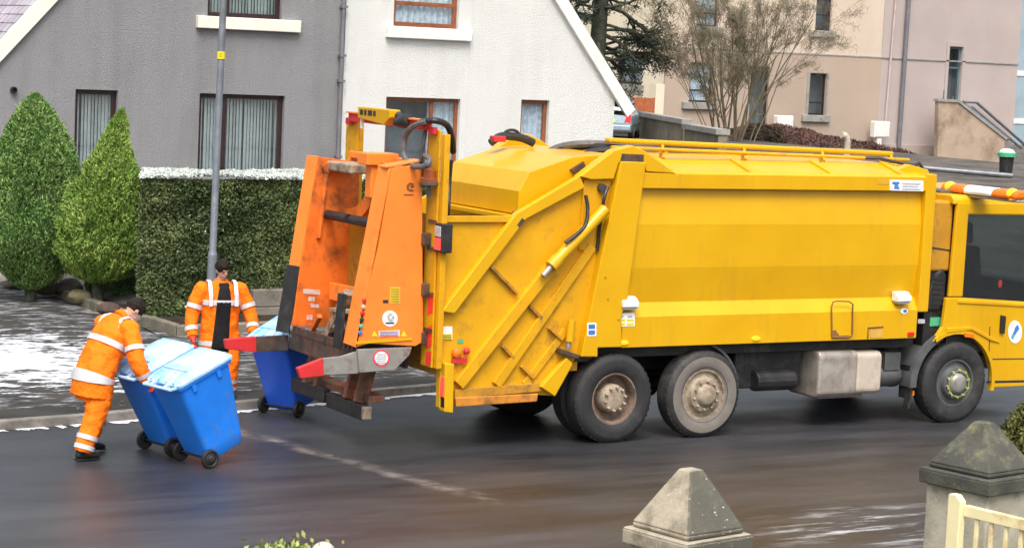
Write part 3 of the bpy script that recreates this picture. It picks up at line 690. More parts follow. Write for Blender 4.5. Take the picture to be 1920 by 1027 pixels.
# small items by the stair
p = nd(1886, 320, 71); wb = thing('litter_bin', 'black bin with green and white lid at the foot of the stair', 'bin', (p.x, p.y, p.z))
MB().lathe((p.x, p.y, p.z-.3), (0, 0, 1), [(.1, .20), (.75, .24)], 14, True).build('body', M_RUB, wb, smooth=True)
MB().lathe((p.x, p.y, p.z+.453), (0, 0, 1), [(0, .30), (.12, .31), (.15, .27)], 14, True).build('lid', M_STICKGR, wb, smooth=True)
MB().lathe((p.x, p.y, p.z+.605), (0, 0, 1), [(0, .25), (.07, .21), (.11, .08)], 14, True).build('cap', M_WHITE, wb, smooth=True)
p = nd(1588, 285, 70); pts = [p+Vector((0, 0, -.3)), p+Vector((0, 0, .25)), p+Vector((-.03, 0, .42)), p+Vector((-.12, 0, .52)), p+Vector((-.26, 0, .54))]
o = MB().tube(pts, .11, 10).build('vent_cowl', mat('weathered cream pipe', (.50, .43, .33), .7, 0, .15, 5), smooth=True, origin=p); tag(o, 'bent cream vent pipe rising from the reddish planting', 'pipe')

# ------------------------------------------------------------------ vegetation
def leaves(name, Pn, D, L, W, m, parent=None, origin=None, rng=RNG):
    Pn = np.asarray(Pn, float); N = len(Pn); D = np.asarray(D, float); D = D/np.linalg.norm(D, axis=1, keepdims=True)
    S = np.cross(D, rng.normal(size=(N, 3))); S /= np.linalg.norm(S, axis=1, keepdims=True)
    L = (np.ones(N)*L)[:, None]; W = (np.ones(N)*W)[:, None]
    o0 = np.array(org(parent)) if parent else np.array(origin if origin is not None else (0, 0, 0))
    V = np.stack([Pn-D*L/2, Pn+S*W/2, Pn+D*L/2, Pn-S*W/2], 1).reshape(-1, 3)-o0
    me = bpy.data.meshes.new(name); me.vertices.add(4*N); me.loops.add(4*N); me.polygons.add(N)
    me.vertices.foreach_set('co', V.ravel()); me.loops.foreach_set('vertex_index', np.arange(4*N))
    me.polygons.foreach_set('loop_start', np.arange(0, 4*N, 4)); me.update(); me.validate()
    me.materials.append(m); o = bpy.data.objects.new(name, me); COL.objects.link(o)
    if parent: o.parent = parent
    else: o.location = o0
    reg(o, o0); return o
def lump(Pn, f, seed):      # cheap smooth pseudo-noise
    r = np.random.default_rng(seed); s = 0
    for k in range(5):
        w = r.normal(size=3)*f*(1+.5*k); s = s+np.sin(Pn@w+r.uniform(0, 6))/(1+.5*k)
    return s/2.2
def rand_dirs(N, rng=RNG): d = rng.normal(size=(N, 3)); return d/np.linalg.norm(d, axis=1, keepdims=True)

M_CON1 = leafmat('mid green conifer foliage', (.15, .29, .075), (.28, .43, .13), cl=2.0)
M_CON2 = leafmat('yellow green conifer foliage', (.17, .30, .05), (.34, .48, .11), cl=2.2)
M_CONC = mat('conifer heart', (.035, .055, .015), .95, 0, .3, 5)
M_HEDGE = leafmat('dark hedge leaves', (.075, .112, .042), (.17, .22, .085), white=.004, cl=1.6)
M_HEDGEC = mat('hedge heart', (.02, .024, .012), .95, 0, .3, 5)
M_FROSTL = leafmat('frosted clipped hedge top', (.70, .74, .72), (.50, .57, .50), .8, cl=3, dark=.7)
M_EVER = leafmat('dark evergreen needles', (.025, .05, .03), (.05, .085, .045), cl=1.0)
M_BUSHY = leafmat('yellow green bush', (.10, .12, .03), (.17, .17, .05), cl=3)
M_BOXB = leafmat('round pale green shrub', (.13, .26, .10), (.20, .36, .15), cl=3)
M_SPRIG = leafmat('pale green sprig', (.28, .36, .10), (.42, .46, .16), cl=6)

def conifer(label, cx, cy, prof, N, m, lsz, seed, lean=0.0, notch=0.0, ztr=.1):
    """prof: list of (z, radius) from bottom to top"""
    rng = np.random.default_rng(seed)
    t = thing('conifer', label, 'tree', (cx, cy, .2))
    zz = np.array([p[0] for p in prof]); rr = np.array([p[1] for p in prof]); zt = zz[-1]; zb = zz[0]
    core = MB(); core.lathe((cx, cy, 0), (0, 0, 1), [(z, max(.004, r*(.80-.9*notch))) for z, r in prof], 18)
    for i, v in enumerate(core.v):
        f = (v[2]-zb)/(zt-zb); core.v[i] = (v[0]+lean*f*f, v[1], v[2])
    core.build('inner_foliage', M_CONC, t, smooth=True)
    dens = np.interp(np.linspace(zb, zt, 400), zz, rr)+.04; dens /= dens.sum()
    z = rng.choice(np.linspace(zb, zt, 400), N, p=dens)+rng.normal(size=N)*.01
    th = rng.uniform(0, 2*PI, N); R = np.interp(z, zz, rr)
    U = np.stack([np.cos(th), np.sin(th), z*0], 1)
    Q = U*1.0+np.array([0, 0, 1])*z[:, None]*1.0
    k = 1+.16*lump(Q, 4.2, seed)+.10*lump(Q, 11, seed+1)-notch*np.clip(lump(Q, 2.6, seed+5), 0, 1)
    dep = 1-.22*rng.random(N)**2
    Pn = U*(R*k*dep)[:, None]; Pn[:, 2] = z; Pn[:, 0] += cx+lean*((z-zb)/(zt-zb))**2; Pn[:, 1] += cy
    D = U*.55+np.array([0, 0, .75])+rng.normal(size=(N, 3))*.45
    leaves('crown', Pn, D, lsz*rng.uniform(.7, 1.5, N), lsz*.42, m, t)
    MB().tube([(cx, cy, ztr), (cx, cy, zb+.5)], [.10, .08], 10).build('trunk', M_BARK, t, smooth=True)
    return t
conifer('large smooth cone shaped mid green conifer at the left edge', -2.70, 12.0,
        [(.30, .14), (.42, .36), (.70, .58), (1.10, .76), (1.55, .83), (2.0, .76), (2.45, .63), (2.9, .44), (3.22, .26), (3.40, .10), (3.45, .03)], 56000, M_CON1, .055, 11)
conifer('smaller ragged yellow green conifer on a bare trunk beside the hedge', -1.92, 11.0,
        [(.50, .10), (.60, .42), (.82, .64), (1.15, .77), (1.5, .73), (1.9, .63), (2.25, .50), (2.55, .33), (2.85, .20), (3.1, .12), (3.27, .03)], 46000, M_CON2, .055, 23, lean=.32, notch=.24)

# clipped hedge with its frosted top
hg = thing('hedge', 'long clipped dark green hedge with frosted top behind the lamp post', 'hedge', (1.2, 10, .1))
HX0, HX1, HY0, HY1, HZ = -1.98, 4.4, 9.0, 10.6, 2.30
hb = lambda x: np.where(x < -.35, .12, np.where(x < .1, .12+.5*(x+.35)/.45, .62))
HS = .40   # the left end is cut at a slant
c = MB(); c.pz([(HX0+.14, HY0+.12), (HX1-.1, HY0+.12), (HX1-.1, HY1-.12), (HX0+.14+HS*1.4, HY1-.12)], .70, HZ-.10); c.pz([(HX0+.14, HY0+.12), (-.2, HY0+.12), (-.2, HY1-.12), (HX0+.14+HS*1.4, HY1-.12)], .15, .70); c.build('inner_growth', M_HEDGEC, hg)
N = 95000; x = RNG.uniform(HX0, HX1, N); z = hb(x)+RNG.random(N)*(HZ-hb(x)); Q = np.stack([x, 0*x, z], 1)
y = HY0-.05*lump(Q, 2.2, 3)-.05*lump(Q, 6, 4)+.13*RNG.random(N)**1.5
gap = lump(Q, 3.0, 8)
keep = (gap < .95) | (RNG.random(N) < .3)
Pn = np.stack([x, y, z], 1)[keep]; D = np.array([0, -.5, .25])+rand_dirs(len(Pn))
leaves('foliage', Pn, D, RNG.uniform(.035, .085, len(Pn)), .035, M_HEDGE, hg)
N = 14000; z = .12+RNG.random(N)*(HZ-.12); y = RNG.uniform(HY0, HY1, N); Q = np.stack([0*y, y, z], 1)
Pn = np.stack([HX0+HS*(y-HY0)-.05*lump(Q, 3, 5)+.1*RNG.random(N), y, z], 1); leaves('end_foliage', Pn, np.array([-.5, 0, .25])+rand_dirs(N), RNG.uniform(.035, .085, N), .035, M_HEDGE, hg)
N = 40000; x = RNG.uniform(HX0, HX1, N); y = RNG.uniform(HY0-.03, HY1, N); Q = np.stack([x, y, 0*x], 1)
Pn = np.stack([x, y, HZ+.03+.03*lump(Q, 1.2, 6)+.015*lump(Q, 6, 16)+.03*RNG.random(N)], 1)
D = np.stack([RNG.normal(size=N), RNG.normal(size=N), RNG.normal(size=N)*.35], 1)
kp = Pn[:, 0] > HX0+HS*(Pn[:, 1]-HY0)-.03; Pn = Pn[kp]; D = D[kp]; leaves('frosted_top', Pn, D, RNG.uniform(.03, .08, len(Pn)), .04, M_FROSTL, hg)
# garden wall, edging, rocks, low shrubs
gw = thing('garden_wall', 'low grey block wall under the hedge behind the standing worker', 'wall', (2, 8.95, .1))
t = MB()
for j, (z0, z1) in enumerate(((.06, .33), (.338, .60))):
    x = -.15-.22*j
    x = -.15
    while x < 9:
        wd = .85 if (j or x > 0) else .5
        t.box(x, x+wd-.012, 8.86+.01*random.random(), 9.06, z0, z1); x += wd
t.build('blocks', mat('weathered wall blocks', (.20, .18, .155), .9, 0, .2, 1.5, ((.10, .095, .07), .45, 3), bmp=(30, .5, .02)), gw, bevel=.012)
E0 = [(-2.20, 40), (-2.20, 15.3), (-2.14, 12.6), (-2.13, 9.9), (-2.0, 8.6), (-1.92, 7.55), (-1.0, 7.62), (4, 8.4)]
e1 = offs(E0, .16); ed_ = MB()
for i in range(len(E0)-1):
    (ax, ay), (bx, by) = E0[i], E0[i+1]; L = math.hypot(bx-ax, by-ay); n = max(1, round(L/.9))
    for k in range(n):
        t0, t1 = k/n+.005/L, (k+1)/n-.005/L; q = lambda Pa, Qa, t_: (Pa[0]+(Qa[0]-Pa[0])*t_, Pa[1]+(Qa[1]-Pa[1])*t_)
        ed_.pz([q(E0[i], E0[i+1], t0), q(E0[i], E0[i+1], t1), q(e1[i], e1[i+1], t1), q(e1[i], e1[i+1], t0)], .0, .26+random.uniform(-.012, .012))
o = ed_.build('garden_edging', mat('mossy concrete edging', (.19, .17, .13), .85, 0, .25, 1.5, ((.08, .075, .05), .5, 2.5), bmp=(25, .5, .02)), bevel=.02, origin=(-2.1, 12, 0)); tag(o, 'weathered concrete edging stones between garden and dark footpath', 'edging')
bed = MB(); bed.add([(-1.98, 40, .20), (-1.98, 12.6, .2), (-1.95, 9.9, .2), (-1.75, 7.8, .2), (3.5, 8.75, .2), (3.5, 12, .25), (8, 40, 1.3)], [(0, 1, 2, 3, 4, 5, 6)])
tag(bed.build('garden_soil', M_SOIL, recalc=False), kind='structure')
def rock(px, py, y, w, h, d, label, seed, m=M_ROCK, gz=.2):
    r = random.Random(seed); x, z = ny(px, py, y)
    b = MB(); b.sphere((x, y, gz+h*.35), 1, 14, 9, (w/2, d/2, h*.65)); vs = []
    for v in b.v:
        q = np.array([v]); k = 1+.12*float(lump(q, 4.0, seed)[0])+.05*r.uniform(-1, 1); vs.append((x+(v[0]-x)*k, y+(v[1]-y)*k, v[2]*(1+.1*float(lump(q, 5, seed+1)[0]))))
    b.v = vs; o = b.build('garden_rock', m, smooth=True, origin=(x, y, gz), autos=30); tag(o, label, 'rock', 'stones in the garden bed'); return o
rock(25, 490, 13.6, .55, .24, .5, 'pale flat stone beside the big conifer at the far left', 2, mat('pale stone', (.36, .33, .29), .85, 0, .2, 3))
rock(90, 530, 12.4, .50, .20, .4, 'dark low stone directly under the big conifer', 3)
rock(150, 545, 11.2, .42, .18, .35, 'flat olive stone just left of the bare conifer trunk', 4, mat('olive stone', (.22, .20, .11), .9, 0, .3, 4, bmp=(14, .8, .04)))
rock(130, 528, 12.2, .45, .22, .4, 'dark stone between the two conifers', 5)
rock(205, 580, 9.6, .34, .17, .3, 'reddish brown stone at the foot of the bare conifer trunk', 6, mat('reddish stone', (.085, .055, .045), .9, 0, .3, 4, bmp=(14, .8, .04)))
def ballshrub(name, label, c, r, sc, N, m, ls, seed, group=None, gz=None, hollow=.8):
    rng = np.random.default_rng(seed); t = thing(name, label, 'shrub', (c[0], c[1], gz if gz is not None else c[2]-r*sc[2]), group)
    d = rand_dirs(N, rng); k = 1+.13*lump(d*r, 3.5/r, seed)+.08*lump(d*r, 9/r, seed+1)
    Pn = d*np.array(sc)*r*(k*(hollow+(1-hollow)*rng.random(N)**.6))[:, None]+np.array(c)
    leaves('foliage', Pn, d*.7+rand_dirs(N, rng), ls*rng.uniform(.6, 1.5, N), ls*.5, m, t)
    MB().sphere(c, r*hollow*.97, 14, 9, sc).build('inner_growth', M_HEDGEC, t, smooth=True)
    return t
x, z = ny(188, 548, 12.0); ballshrub('low_shrub', 'small pale green round shrub left of the bare conifer trunk', (x, 12.0, .34), .24, (1.1, 1, .75), 5000, M_BOXB, .03, 41, 'pale green round shrubs')
x, z = ny(246, 543, 11.4); ballshrub('low_shrub', 'small pale green round shrub between bare conifer trunk and hedge', (x, 11.4, .38), .30, (1.05, 1, .8), 6000, M_BOXB, .03, 42, 'pale green round shrubs')

# tree builders
def branchy(mb, tips, p, d, L, r, depth, rng, spread, up, nseg=4, kids_=(2, 4), shrink=.68, minr=.006, wob=.16):
    pts = [p]; dd = d.normalized(); rs = [r]
    for i in range(nseg):
        dd = (dd+Vector((rng.gauss(0, wob), rng.gauss(0, wob), rng.gauss(0, wob)+up))).normalized()
        pts.append(pts[-1]+dd*L/nseg); rs.append(max(minr, r*(1-.55*(i+1)/nseg)))
    mb.tube(pts, rs, 6 if r > .03 else 4 if r > .012 else 3, False)
    if depth == 0: tips += [(q, dd) for q in pts[1:]]; return
    for k in range(rng.randint(*kids_)):
        f = rng.uniform(.3, 1); i = min(nseg-1, int(f*nseg)); q = pts[i].lerp(pts[i+1], f*nseg-i)
        nd_ = (dd+Vector((rng.gauss(0, spread), rng.gauss(0, spread), rng.gauss(0, spread)*.7))).normalized()
        branchy(mb, tips, q, nd_, L*shrink*rng.uniform(.75, 1.15), max(minr, rs[i]*.62), depth-1, rng, spread, up, nseg, kids_, shrink, minr, wob)
# dark evergreen with long sweeping limbs
rng = random.Random(5); bx, by = ny(1116, 150, 45)[0], 45.0
tr = thing('evergreen_tree', 'dark evergreen tree with long bare limbs beside the white gable', 'tree', (bx, by, 1.5))
mb = MB(); mb.tube([(bx, by, 1.2), (bx-.05, by, 3.5), (bx+.05, by, 5.2), (bx+.1, by, 7), (bx, by, 10)], [.42, .36, .30, .26, .18], 10, False); tips = []
for k in range(24):
    py0 = -60+k*8+rng.uniform(-3, 3); a = rng.choice([rng.uniform(-.8, .8), rng.uniform(-.6, .6), rng.uniform(2.5, 3.7), rng.uniform(-2.4, -.8)])
    x, z = ny(1118, py0, by); p = Vector((bx, by, z)); d = Vector((math.cos(a), math.sin(a)*.7, rng.uniform(-.22, .30)))
    branchy(mb, tips, p, d, rng.uniform(1.7, 3.0), rng.uniform(.06, .11), 2, rng, .45, -.015, 5, (4, 7), .50, .012, .14)
mb.build('trunk', M_BARK, tr, smooth=True)
T = np.array([list(q) for q, _ in tips]); TD = np.array([list(d) for _, d in tips])
idx = RNG.integers(0, len(T), 10000); Pn = T[idx]+RNG.normal(size=(10000, 3))*np.array([.12, .12, .07])
Pn = Pn[(Pn[:, 2] > 2.9) & (Pn[:, 0] < bx+3.4)]; leaves('crown', Pn, rand_dirs(len(Pn))*.8+np.array([0, 0, .2]), RNG.uniform(.06, .17, len(Pn)), .05, M_EVER, tr)
# bare many-stemmed tree
rng = random.Random(9); bx, bz = ny(1375, 282, 42); by = 42.0
tr = thing('bare_tree', 'leafless many stemmed tree with fine olive twigs before the tan block', 'tree', (bx, by, 1.2))
mb = MB(); tips = []
for k in range(24):
    a = rng.uniform(-1, 1); p = Vector((bx+a*.55, by+rng.uniform(-.4, .4), 1.0)); d = Vector((a*.50+rng.gauss(0, .12), rng.gauss(0, .15), 1))
    branchy(mb, tips, p, d, rng.uniform(3.6, 6.2), rng.uniform(.018, .05), 3, rng, .42, .02, 5, (3, 4), .50, .0055, .08)
mb.build('stems', M_TWIG, tr, smooth=True)
N = 22000; T = np.array([list(q) for q, _ in tips]); idx = RNG.integers(0, len(T), N)
leaves('twigs', T[idx]+RNG.normal(size=(N, 3))*.08, rand_dirs(N)+np.array([0, 0, .6]), RNG.uniform(.15, .45, N), .013, M_TWIG, tr)
# reddish heather on the bank
N = 26000; x = RNG.uniform(37.5, 50.0, N); y = RNG.uniform(48.0, 54.4, N); Q = np.stack([x, y, 0*x], 1)
z = np.array([terrain(a, b) for a, b in zip(x, y)])+.03+.13*lump(Q, 1.6, 12)+.16*RNG.random(N)
o = leaves('heather', np.stack([x, y, z], 1), rand_dirs(N)+np.array([0, 0, .7]), RNG.uniform(.08, .22, N), .05, M_LEAFR); tag(o, kind='stuff')
# dark clipped bush behind the bare stems
for px0, py0, yy, r, s_ in ((1430, 262, 47, .75, 61),):
    x, z = ny(px0, py0, yy); ballshrub('brown_shrub', 'dark brown low shrub right of the bare stems', (x, yy, z), r, (1.3, 1, .8), 5000, leafmat('brown bush leaves', (.055, .035, .022), (.09, .06, .035)), .09, s_, gz=1.1)

# ------------------------------------------------------------------ foreground: gate piers, gate, planting
M_PIER = mat('lichened gate pier stone', (.36, .335, .265), .88, 0, .2, 3.5, ((.085, .085, .07), .42, 4.5, .9), bmp=(35, .5, .01))
def piermat():
    m, nt, b, out = newmat('mossy pyramid cap stone'); v = coords(nt)
    g = node(nt, 'NewGeometry'); sx = node(nt, 'SeparateXYZ'); nt.links.new(g.outputs['Normal'], sx.inputs[0])
    n1 = noise(nt, v, 3.2, 8, .65); n2 = noise(nt, v, 14, 6, .7)
    c = mixc(nt, ramp(nt, n1, .35, .65), (.44, .385, .30), (.27, .235, .17))
    # black algae grows on the side away from the street
    f = mth(nt, 'ADD', mth(nt, 'MULTIPLY', n1, 1.0), mth(nt, 'MULTIPLY', sx.outputs[1], -.55))
    c = mixc(nt, mth(nt, 'MULTIPLY', ramp(nt, f, .62, .84), .88), c, (.06, .062, .052))
    c = mixc(nt, mth(nt, 'MULTIPLY', ramp(nt, n2, .55, .7), .35), c, (.20, .21, .10))
    c = mixc(nt, mth(nt, 'MULTIPLY', ramp(nt, noise(nt, v, 34, 3, .6), .66, .72), .8), c, (.62, .64, .62))
    nt.links.new(c, b.inputs['Base Color']); b.inputs['Roughness'].default_value = .9
    bump(nt, b, mth(nt, 'ADD', n2, mth(nt, 'MULTIPLY', noise(nt, v, 60, 4), .5)), .5, .015); return m
M_CAP = piermat()
M_CAPD = mat('black mossy cap stone', (.060, .060, .050), .9, 0, .35, 3, ((.20, .20, .11), .4, 7), bmp=(30, .6, .015))
def pier(label, Z, apex, sl, sf, sr, m_cap, lw, base_z=-.05, top=.05):
    A = nd(*apex, Z); L_ = nd(*sl, Z); Fq = nd(*sf, Z); Rr = nd(*sr, Z)
    zt = (L_.z+Rr.z+Fq.z)/3; H = A.z-zt
    ph = math.radians(11); ax = Vector((math.cos(ph), math.sin(ph), 0)); ay = Vector((-math.sin(ph), math.cos(ph), 0))
    wx, wy = lw; c = Vector((A.x, A.y, 0))
    t = thing('gate_pier', label, 'gate pier', (c.x, c.y, 0), 'stone gate piers')
    def ring(sx, sy, z): return [c+ax*(i*sx/2)+ay*(j*sy/2)+Vector((0, 0, z)) for i, j in ((-1, -1), (1, -1), (1, 1), (-1, 1))]
    def fr(b, r0, r1): b.add(r0+r1, [(3, 2, 1, 0), (4, 5, 6, 7)]+[(i, (i+1) % 4, 4+(i+1) % 4, 4+i) for i in range(4)])
    b = MB(); fr(b, ring(wx*.86, wy*.86, 0), ring(wx*.86, wy*.86, zt-.11)); b.build('shaft', M_PIER, t, bevel=.012)
    b = MB(); fr(b, ring(wx*.99, wy*.99, zt-.108), ring(wx, wy, zt-.015)); fr(b, ring(wx, wy, zt-.0149), ring(wx*.97, wy*.97, zt)); b.build('slab', m_cap, t, bevel=.01)
    b = MB(); fr(b, ring(wx*.84, wy*.84, zt+.001), ring(wx*.86, wy*.86, zt+.035)); fr(b, ring(wx*.86, wy*.86, zt+.036), ring(top*1.2, top*1.2, zt+H)); o = b.build('pyramid_cap', m_cap, t, bevel=.014)
    return t
pier('lichened stone gate pier with pale pyramid cap, in front of the road', 14.0, (1296, 878), (1162, 977), (1306, 1010), (1422, 1000), M_CAP, (.60, .60), top=.095)
pier('dark mossy stone gate pier with black pyramid cap, behind the cream gate', 14.9, (1846, 790), (1725, 868), (1868, 900), (1990, 880), M_CAPD, (.60, .60), top=.09)
gt = thing('garden_gate', 'cream painted gate with upright pickets in front of the dark pier', 'gate', tuple(nd(1802, 1027, 14.2)))
tv = Vector((math.sin(math.radians(9)), -math.cos(math.radians(9)), 0)); g0 = nd(1801, 925, 14.2)
def gat(s_, z): return Vector((g0.x, g0.y, 0))+tv*s_+Vector((0, 0, z))
zg = g0.z
nrm = Vector((tv.y, -tv.x, 0))
def gbar(name, a, b2, w, h, up=(0, 0, 1), bev=.006): MB().bar(a, b2, w, h, up).build(name, M_GATE, gt, bevel=bev)
pb = MB(); w2 = tv*.052
pb.prism([gat(0, .1)-w2, gat(0, .1)+w2, gat(0, zg-.04)+w2, gat(0, zg)+w2*.2, gat(0, zg)-w2*.8, gat(0, zg-.01)-w2], nrm*.06); pb.build('gate_post', M_GATE, gt, bevel=.006)
gbar('top_rail', gat(.053, zg-.10), gat(1.0, zg-.10), .045, .075)
gbar('bottom_rail', gat(.053, .35), gat(1.0, .35), .045, .075)
for k in range(7):
    s_ = .15+k*.118; gbar('picket', gat(s_, .2), gat(s_, zg-.139), .022, .030, tv)
c = nd(1925, 812, 17.5); ballshrub('clipped_bush', 'yellow green bush cut off by the right edge, behind the dark pier', (c.x, c.y, .82), .33, (1, 1, 3.0), 20000, M_BUSHY, .05, 71, gz=0, hollow=.78)
c = nd(545, 1034, 15.0); t = thing('garden_plant', 'pale green leafy plant poking up at the bottom edge', 'plant', (c.x, c.y, c.z-.4))
N = 420; Pn = RNG.normal(size=(N, 3))*np.array([.13, .10, .045])+np.array(c)+np.array([0, 0, -.02]); leaves('foliage', Pn, rand_dirs(N)*.8+np.array([0, 0, .5]), RNG.uniform(.03, .075, N), .03, M_SPRIG, t)
mb = MB()
for k in range(14): q = Vector(Pn[k]); mb.tube([c+Vector((random.uniform(-.03, .03), 0, -.4)), q], .004, 4)
mb.build('stems', M_TWIG, t)
c = nd(606, 1034, 15.0); b = MB(); b.sphere(c, .085, 16, 10, (1, .9, .85)); b.lathe((c.x, c.y, c.z-.8), (0, 0, 1), [(0, .09), (.76, .09)], 12)
o = b.build('stone_finial', mat('pale rounded stone', (.46, .43, .37), .85, 0, .2, 6, bmp=(40, .4, .01)), smooth=True, origin=(c.x, c.y, c.z-.8)); tag(o, 'pale rounded stone post top at the bottom edge beside the plant', 'stone')

# ------------------------------------------------------------------ lamp post
xb = ny(397, 480, 8.0)[0]; xt = ny(419, 0, 8.0)[0]
lp = thing('street_lamp', 'blue grey steel lamp post with yellow number plate in front of the hedge', 'street lamp', (xb, 8.0, .1))
q = lambda z: Vector((xb+(xt-xb)*(z-.1)/4.9, 8.0, z))
MB().tube([q(.1), q(1.25)], .072, 14).build('base_column', M_LAMPP, lp, smooth=True)
MB().tube([q(1.25), q(1.32), q(7.6), q(8.0)+Vector((0, -.2, .1)), q(8.15)+Vector((0, -.9, .1))], [.072, .055, .048, .04, .035], 14).build('pole', M_LAMPP, lp, smooth=True)
MB().box(q(8.2).x-.12, q(8.2).x+.12, 6.55, 7.15, 8.2, 8.33).build('lantern', M_LAMPP, lp, bevel=.05)
z = ny(414, 104, 7.94)[1]
pl = MB().lathe(q(z-.055), (0, 0, 1), [(0, .056), (0, .0605), (.11, .0605), (.11, .056)], 16).build('number_plate', M_STICKY, lp, smooth=True)
mb = MB()
for k, a in enumerate((-.30, -.05, .2)):
    th = -PI/2+a-.45; c = q(z)+Vector((math.cos(th), math.sin(th), 0))*.062; s_ = Vector((-math.sin(th), math.cos(th), 0))
    for dz in (-.022, .0, .022): mb.bar(c-s_*.006+Vector((0, 0, dz)), c+s_*.006+Vector((0, 0, dz)), .002, .006)
mb.build('number_print', M_STICKK, pl)

# ------------------------------------------------------------------ the refuse truck
TR = thing('refuse_truck', 'yellow refuse collection truck with orange bin lifter at its rear', 'refuse truck', (2.0, 0, 0))
YN = -1.25
def part(mb, name, m, parent=None, **k): return mb.build(name, m, parent or TR, **k)
def both(fn, mb):   # mirrored left/right copies of a prism drawn at negative y
    fn(mb, 1); fn(mb, -1)
def ypr(mb, poly, ya, yb, mirror=True):
    mb.py(poly, ya, yb)
    if mirror: mb.py(poly, -ya, -yb)
# -- body
b = MB()
side = [(-1.10, 1.12), (-1.25, 1.12), (-1.25, 1.475), (-1.152, 1.63), (-1.205, 2.04), (-1.215, 2.55), (-1.165, 2.962), (-1.05, 2.962)]
b.px(side, .10, 4.50)
part(b, 'side_panel', M_YEL, bevel=.006)
b = MB(); b.px([(-y, z) for y, z in side], .10, 4.50); part(b, 'side_panel', M_YEL, bevel=.006)
b = MB(); b.box(.05, 4.6, -1.04, 1.04, 1.0, 3.18); part(b, 'body_core', M_YELD)
for s_ in (1, -1):
    b = MB(); b.px([(s_*-1.10, 2.965), (s_*-1.255, 2.965), (s_*-1.255, 3.14), (s_*-1.21, 3.165), (s_*-1.10, 3.165)], .24, 4.62); part(b, 'top_rail', M_YEL, bevel=.008)
    b = MB(); b.px([(s_*-1.20, 3.14), (s_*-.74, 3.275), (s_*-.74, 3.20), (s_*-1.20, 3.06)], .30, 4.52); part(b, 'shoulder_panel', M_YEL)
    for x in (.72, 1.85, 3.05, 4.15):
        b = MB(); b.px([(s_*-1.20, 3.165), (s_*-.74, 3.305), (s_*-.74, 3.27), (s_*-1.20, 3.12)], x, x+.10); part(b, 'roof_rib', M_YELW, bevel=.005)
    b = MB(); b.py([(4.50, 1.45), (4.66, 1.45), (4.665, 3.18), (4.50, 3.18)], s_*-1.262, s_*-1.05); part(b, 'front_pillar', M_YEL, bevel=.01)
b = MB(); b.box(.25, 4.55, -.74, .74, 3.18, 3.26); part(b, 'roof', M_YEL, bevel=.01)
b = MB(); b.bar((.25, -.48, 3.475), (4.55, -.48, 3.385), .13, .06); part(b, 'roof_pipe', M_YEL, bevel=.02)
b = MB(); b.tube([(.2, -.66, 3.40), (4.7, -.66, 3.32)], .022, 8)
for x in (.9, 2.1, 3.3, 4.4): b.bar((x, -.70, 3.26), (x+.12, -.48, 3.44-.02*x), .10, .03, (1, 0, 0))
part(b, 'roof_pipe_bracket', M_YELW)
b = MB(); b.tube([(3.9, -.62, 3.33), (4.15, -.75, 3.34), (4.45, -.85, 3.28), (4.62, -.9, 3.26)], .02, 8); b.tube([(4.50, -.95, 3.25), (4.60, -.98, 3.30), (4.68, -.98, 3.22), (4.69, -.98, 3.1)], .022, 8)
part(b, 'roof_hose', M_HOSE, smooth=True)
b = MB(); b.py(P2([(1668, 322), (1700, 308), (1735, 318), (1738, 328)], -1.0), -1.06, -.95); part(b, 'roof_lug', M_YEL, bevel=.01)
# rear pillar (leans), hinge bracket above
pil = P2([(1162, 302), (1209, 304), (1174, 560), (1163, 590), (1163, 650), (1118, 651), (1118, 668), (1087, 668), (1092, 641)], YN)
for s_ in (1, -1): b = MB(); b.py(pil, s_*-1.285, s_*-1.03); part(b, 'rear_pillar', M_YEL, bevel=.012)
hin = P2([(1086, 331), (1150, 282), (1186, 273), (1208, 283), (1234, 301), (1268, 326), (1211, 322), (1207, 304.5), (1160, 304.5), (1150, 336), (1108, 337)], YN)
for s_ in (1, -1): b = MB(); b.py(hin, s_*-1.262, s_*-1.12); part(b, 'hinge_bracket', M_YEL, bevel=.012)
b = MB(); b.py(P2([(1165, 288), (1205, 290), (1205, 303), (1162, 303)], YN), -1.275, -1.255); part(b, 'hinge_pin', M_DARKST)
b = MB(); b.lathe((*[ny(1126, 352, -1.2)[0]], -1.19, ny(1126, 352, -1.2)[1]), (0, -1, 0), [(0, .05), (.06, .05), (.06, 0)], 16); part(b, 'pivot_bolt', M_DARKST, smooth=True)
b = MB(); b.py(P2([(1100, 337), (1150, 337), (1112, 470), (1090, 470)], YN), -1.20, -1.10); part(b, 'hinge_arm', M_YELW, bevel=.008)
# -- tailgate
side_pl = P2([(833, 407), (962, 407), (1088, 330), (1158, 306), (1095, 640), (1072, 684), (1041, 742), (1012, 740), (852, 745), (836, 690), (823, 686), (826, 560)], -1.17)
for s_ in (1, -1): b = MB(); b.py(side_pl, s_*-1.17, s_*-1.11); part(b, 'tailgate_side', M_YELW, bevel=.006)
b = MB(); b.py(P2([(833, 407), (838, 407), (830, 686), (823, 686)], -1.17), -1.105, 1.105); b.box(-2.2, -.4, -1.105, 1.105, .85, .95); part(b, 'hopper_rear_wall', M_YELD)
b = MB(); b.box(-1.9, -.2, -1.10, 1.10, .95, 2.45); part(b, 'hopper_floor', M_DARKST)
def strip(name, a, b2, w, y0, y1, m=M_YELW, bev=.006):   # flat bar on the flank between two measured points
    (ax, az), (bx, bz) = ny(*a, y0), ny(*b2, y0); d = Vector((bx-ax, 0, bz-az)).normalized(); n_ = Vector((-d.z, 0, d.x))*w/2
    t = MB(); t.prism([(ax-n_.x, y1, az-n_.z), (bx-n_.x, y1, bz-n_.z), (bx+n_.x, y1, bz+n_.z), (ax+n_.x, y1, az+n_.z)], (0, y0-y1, 0)); part(t, name, m, bevel=bev)
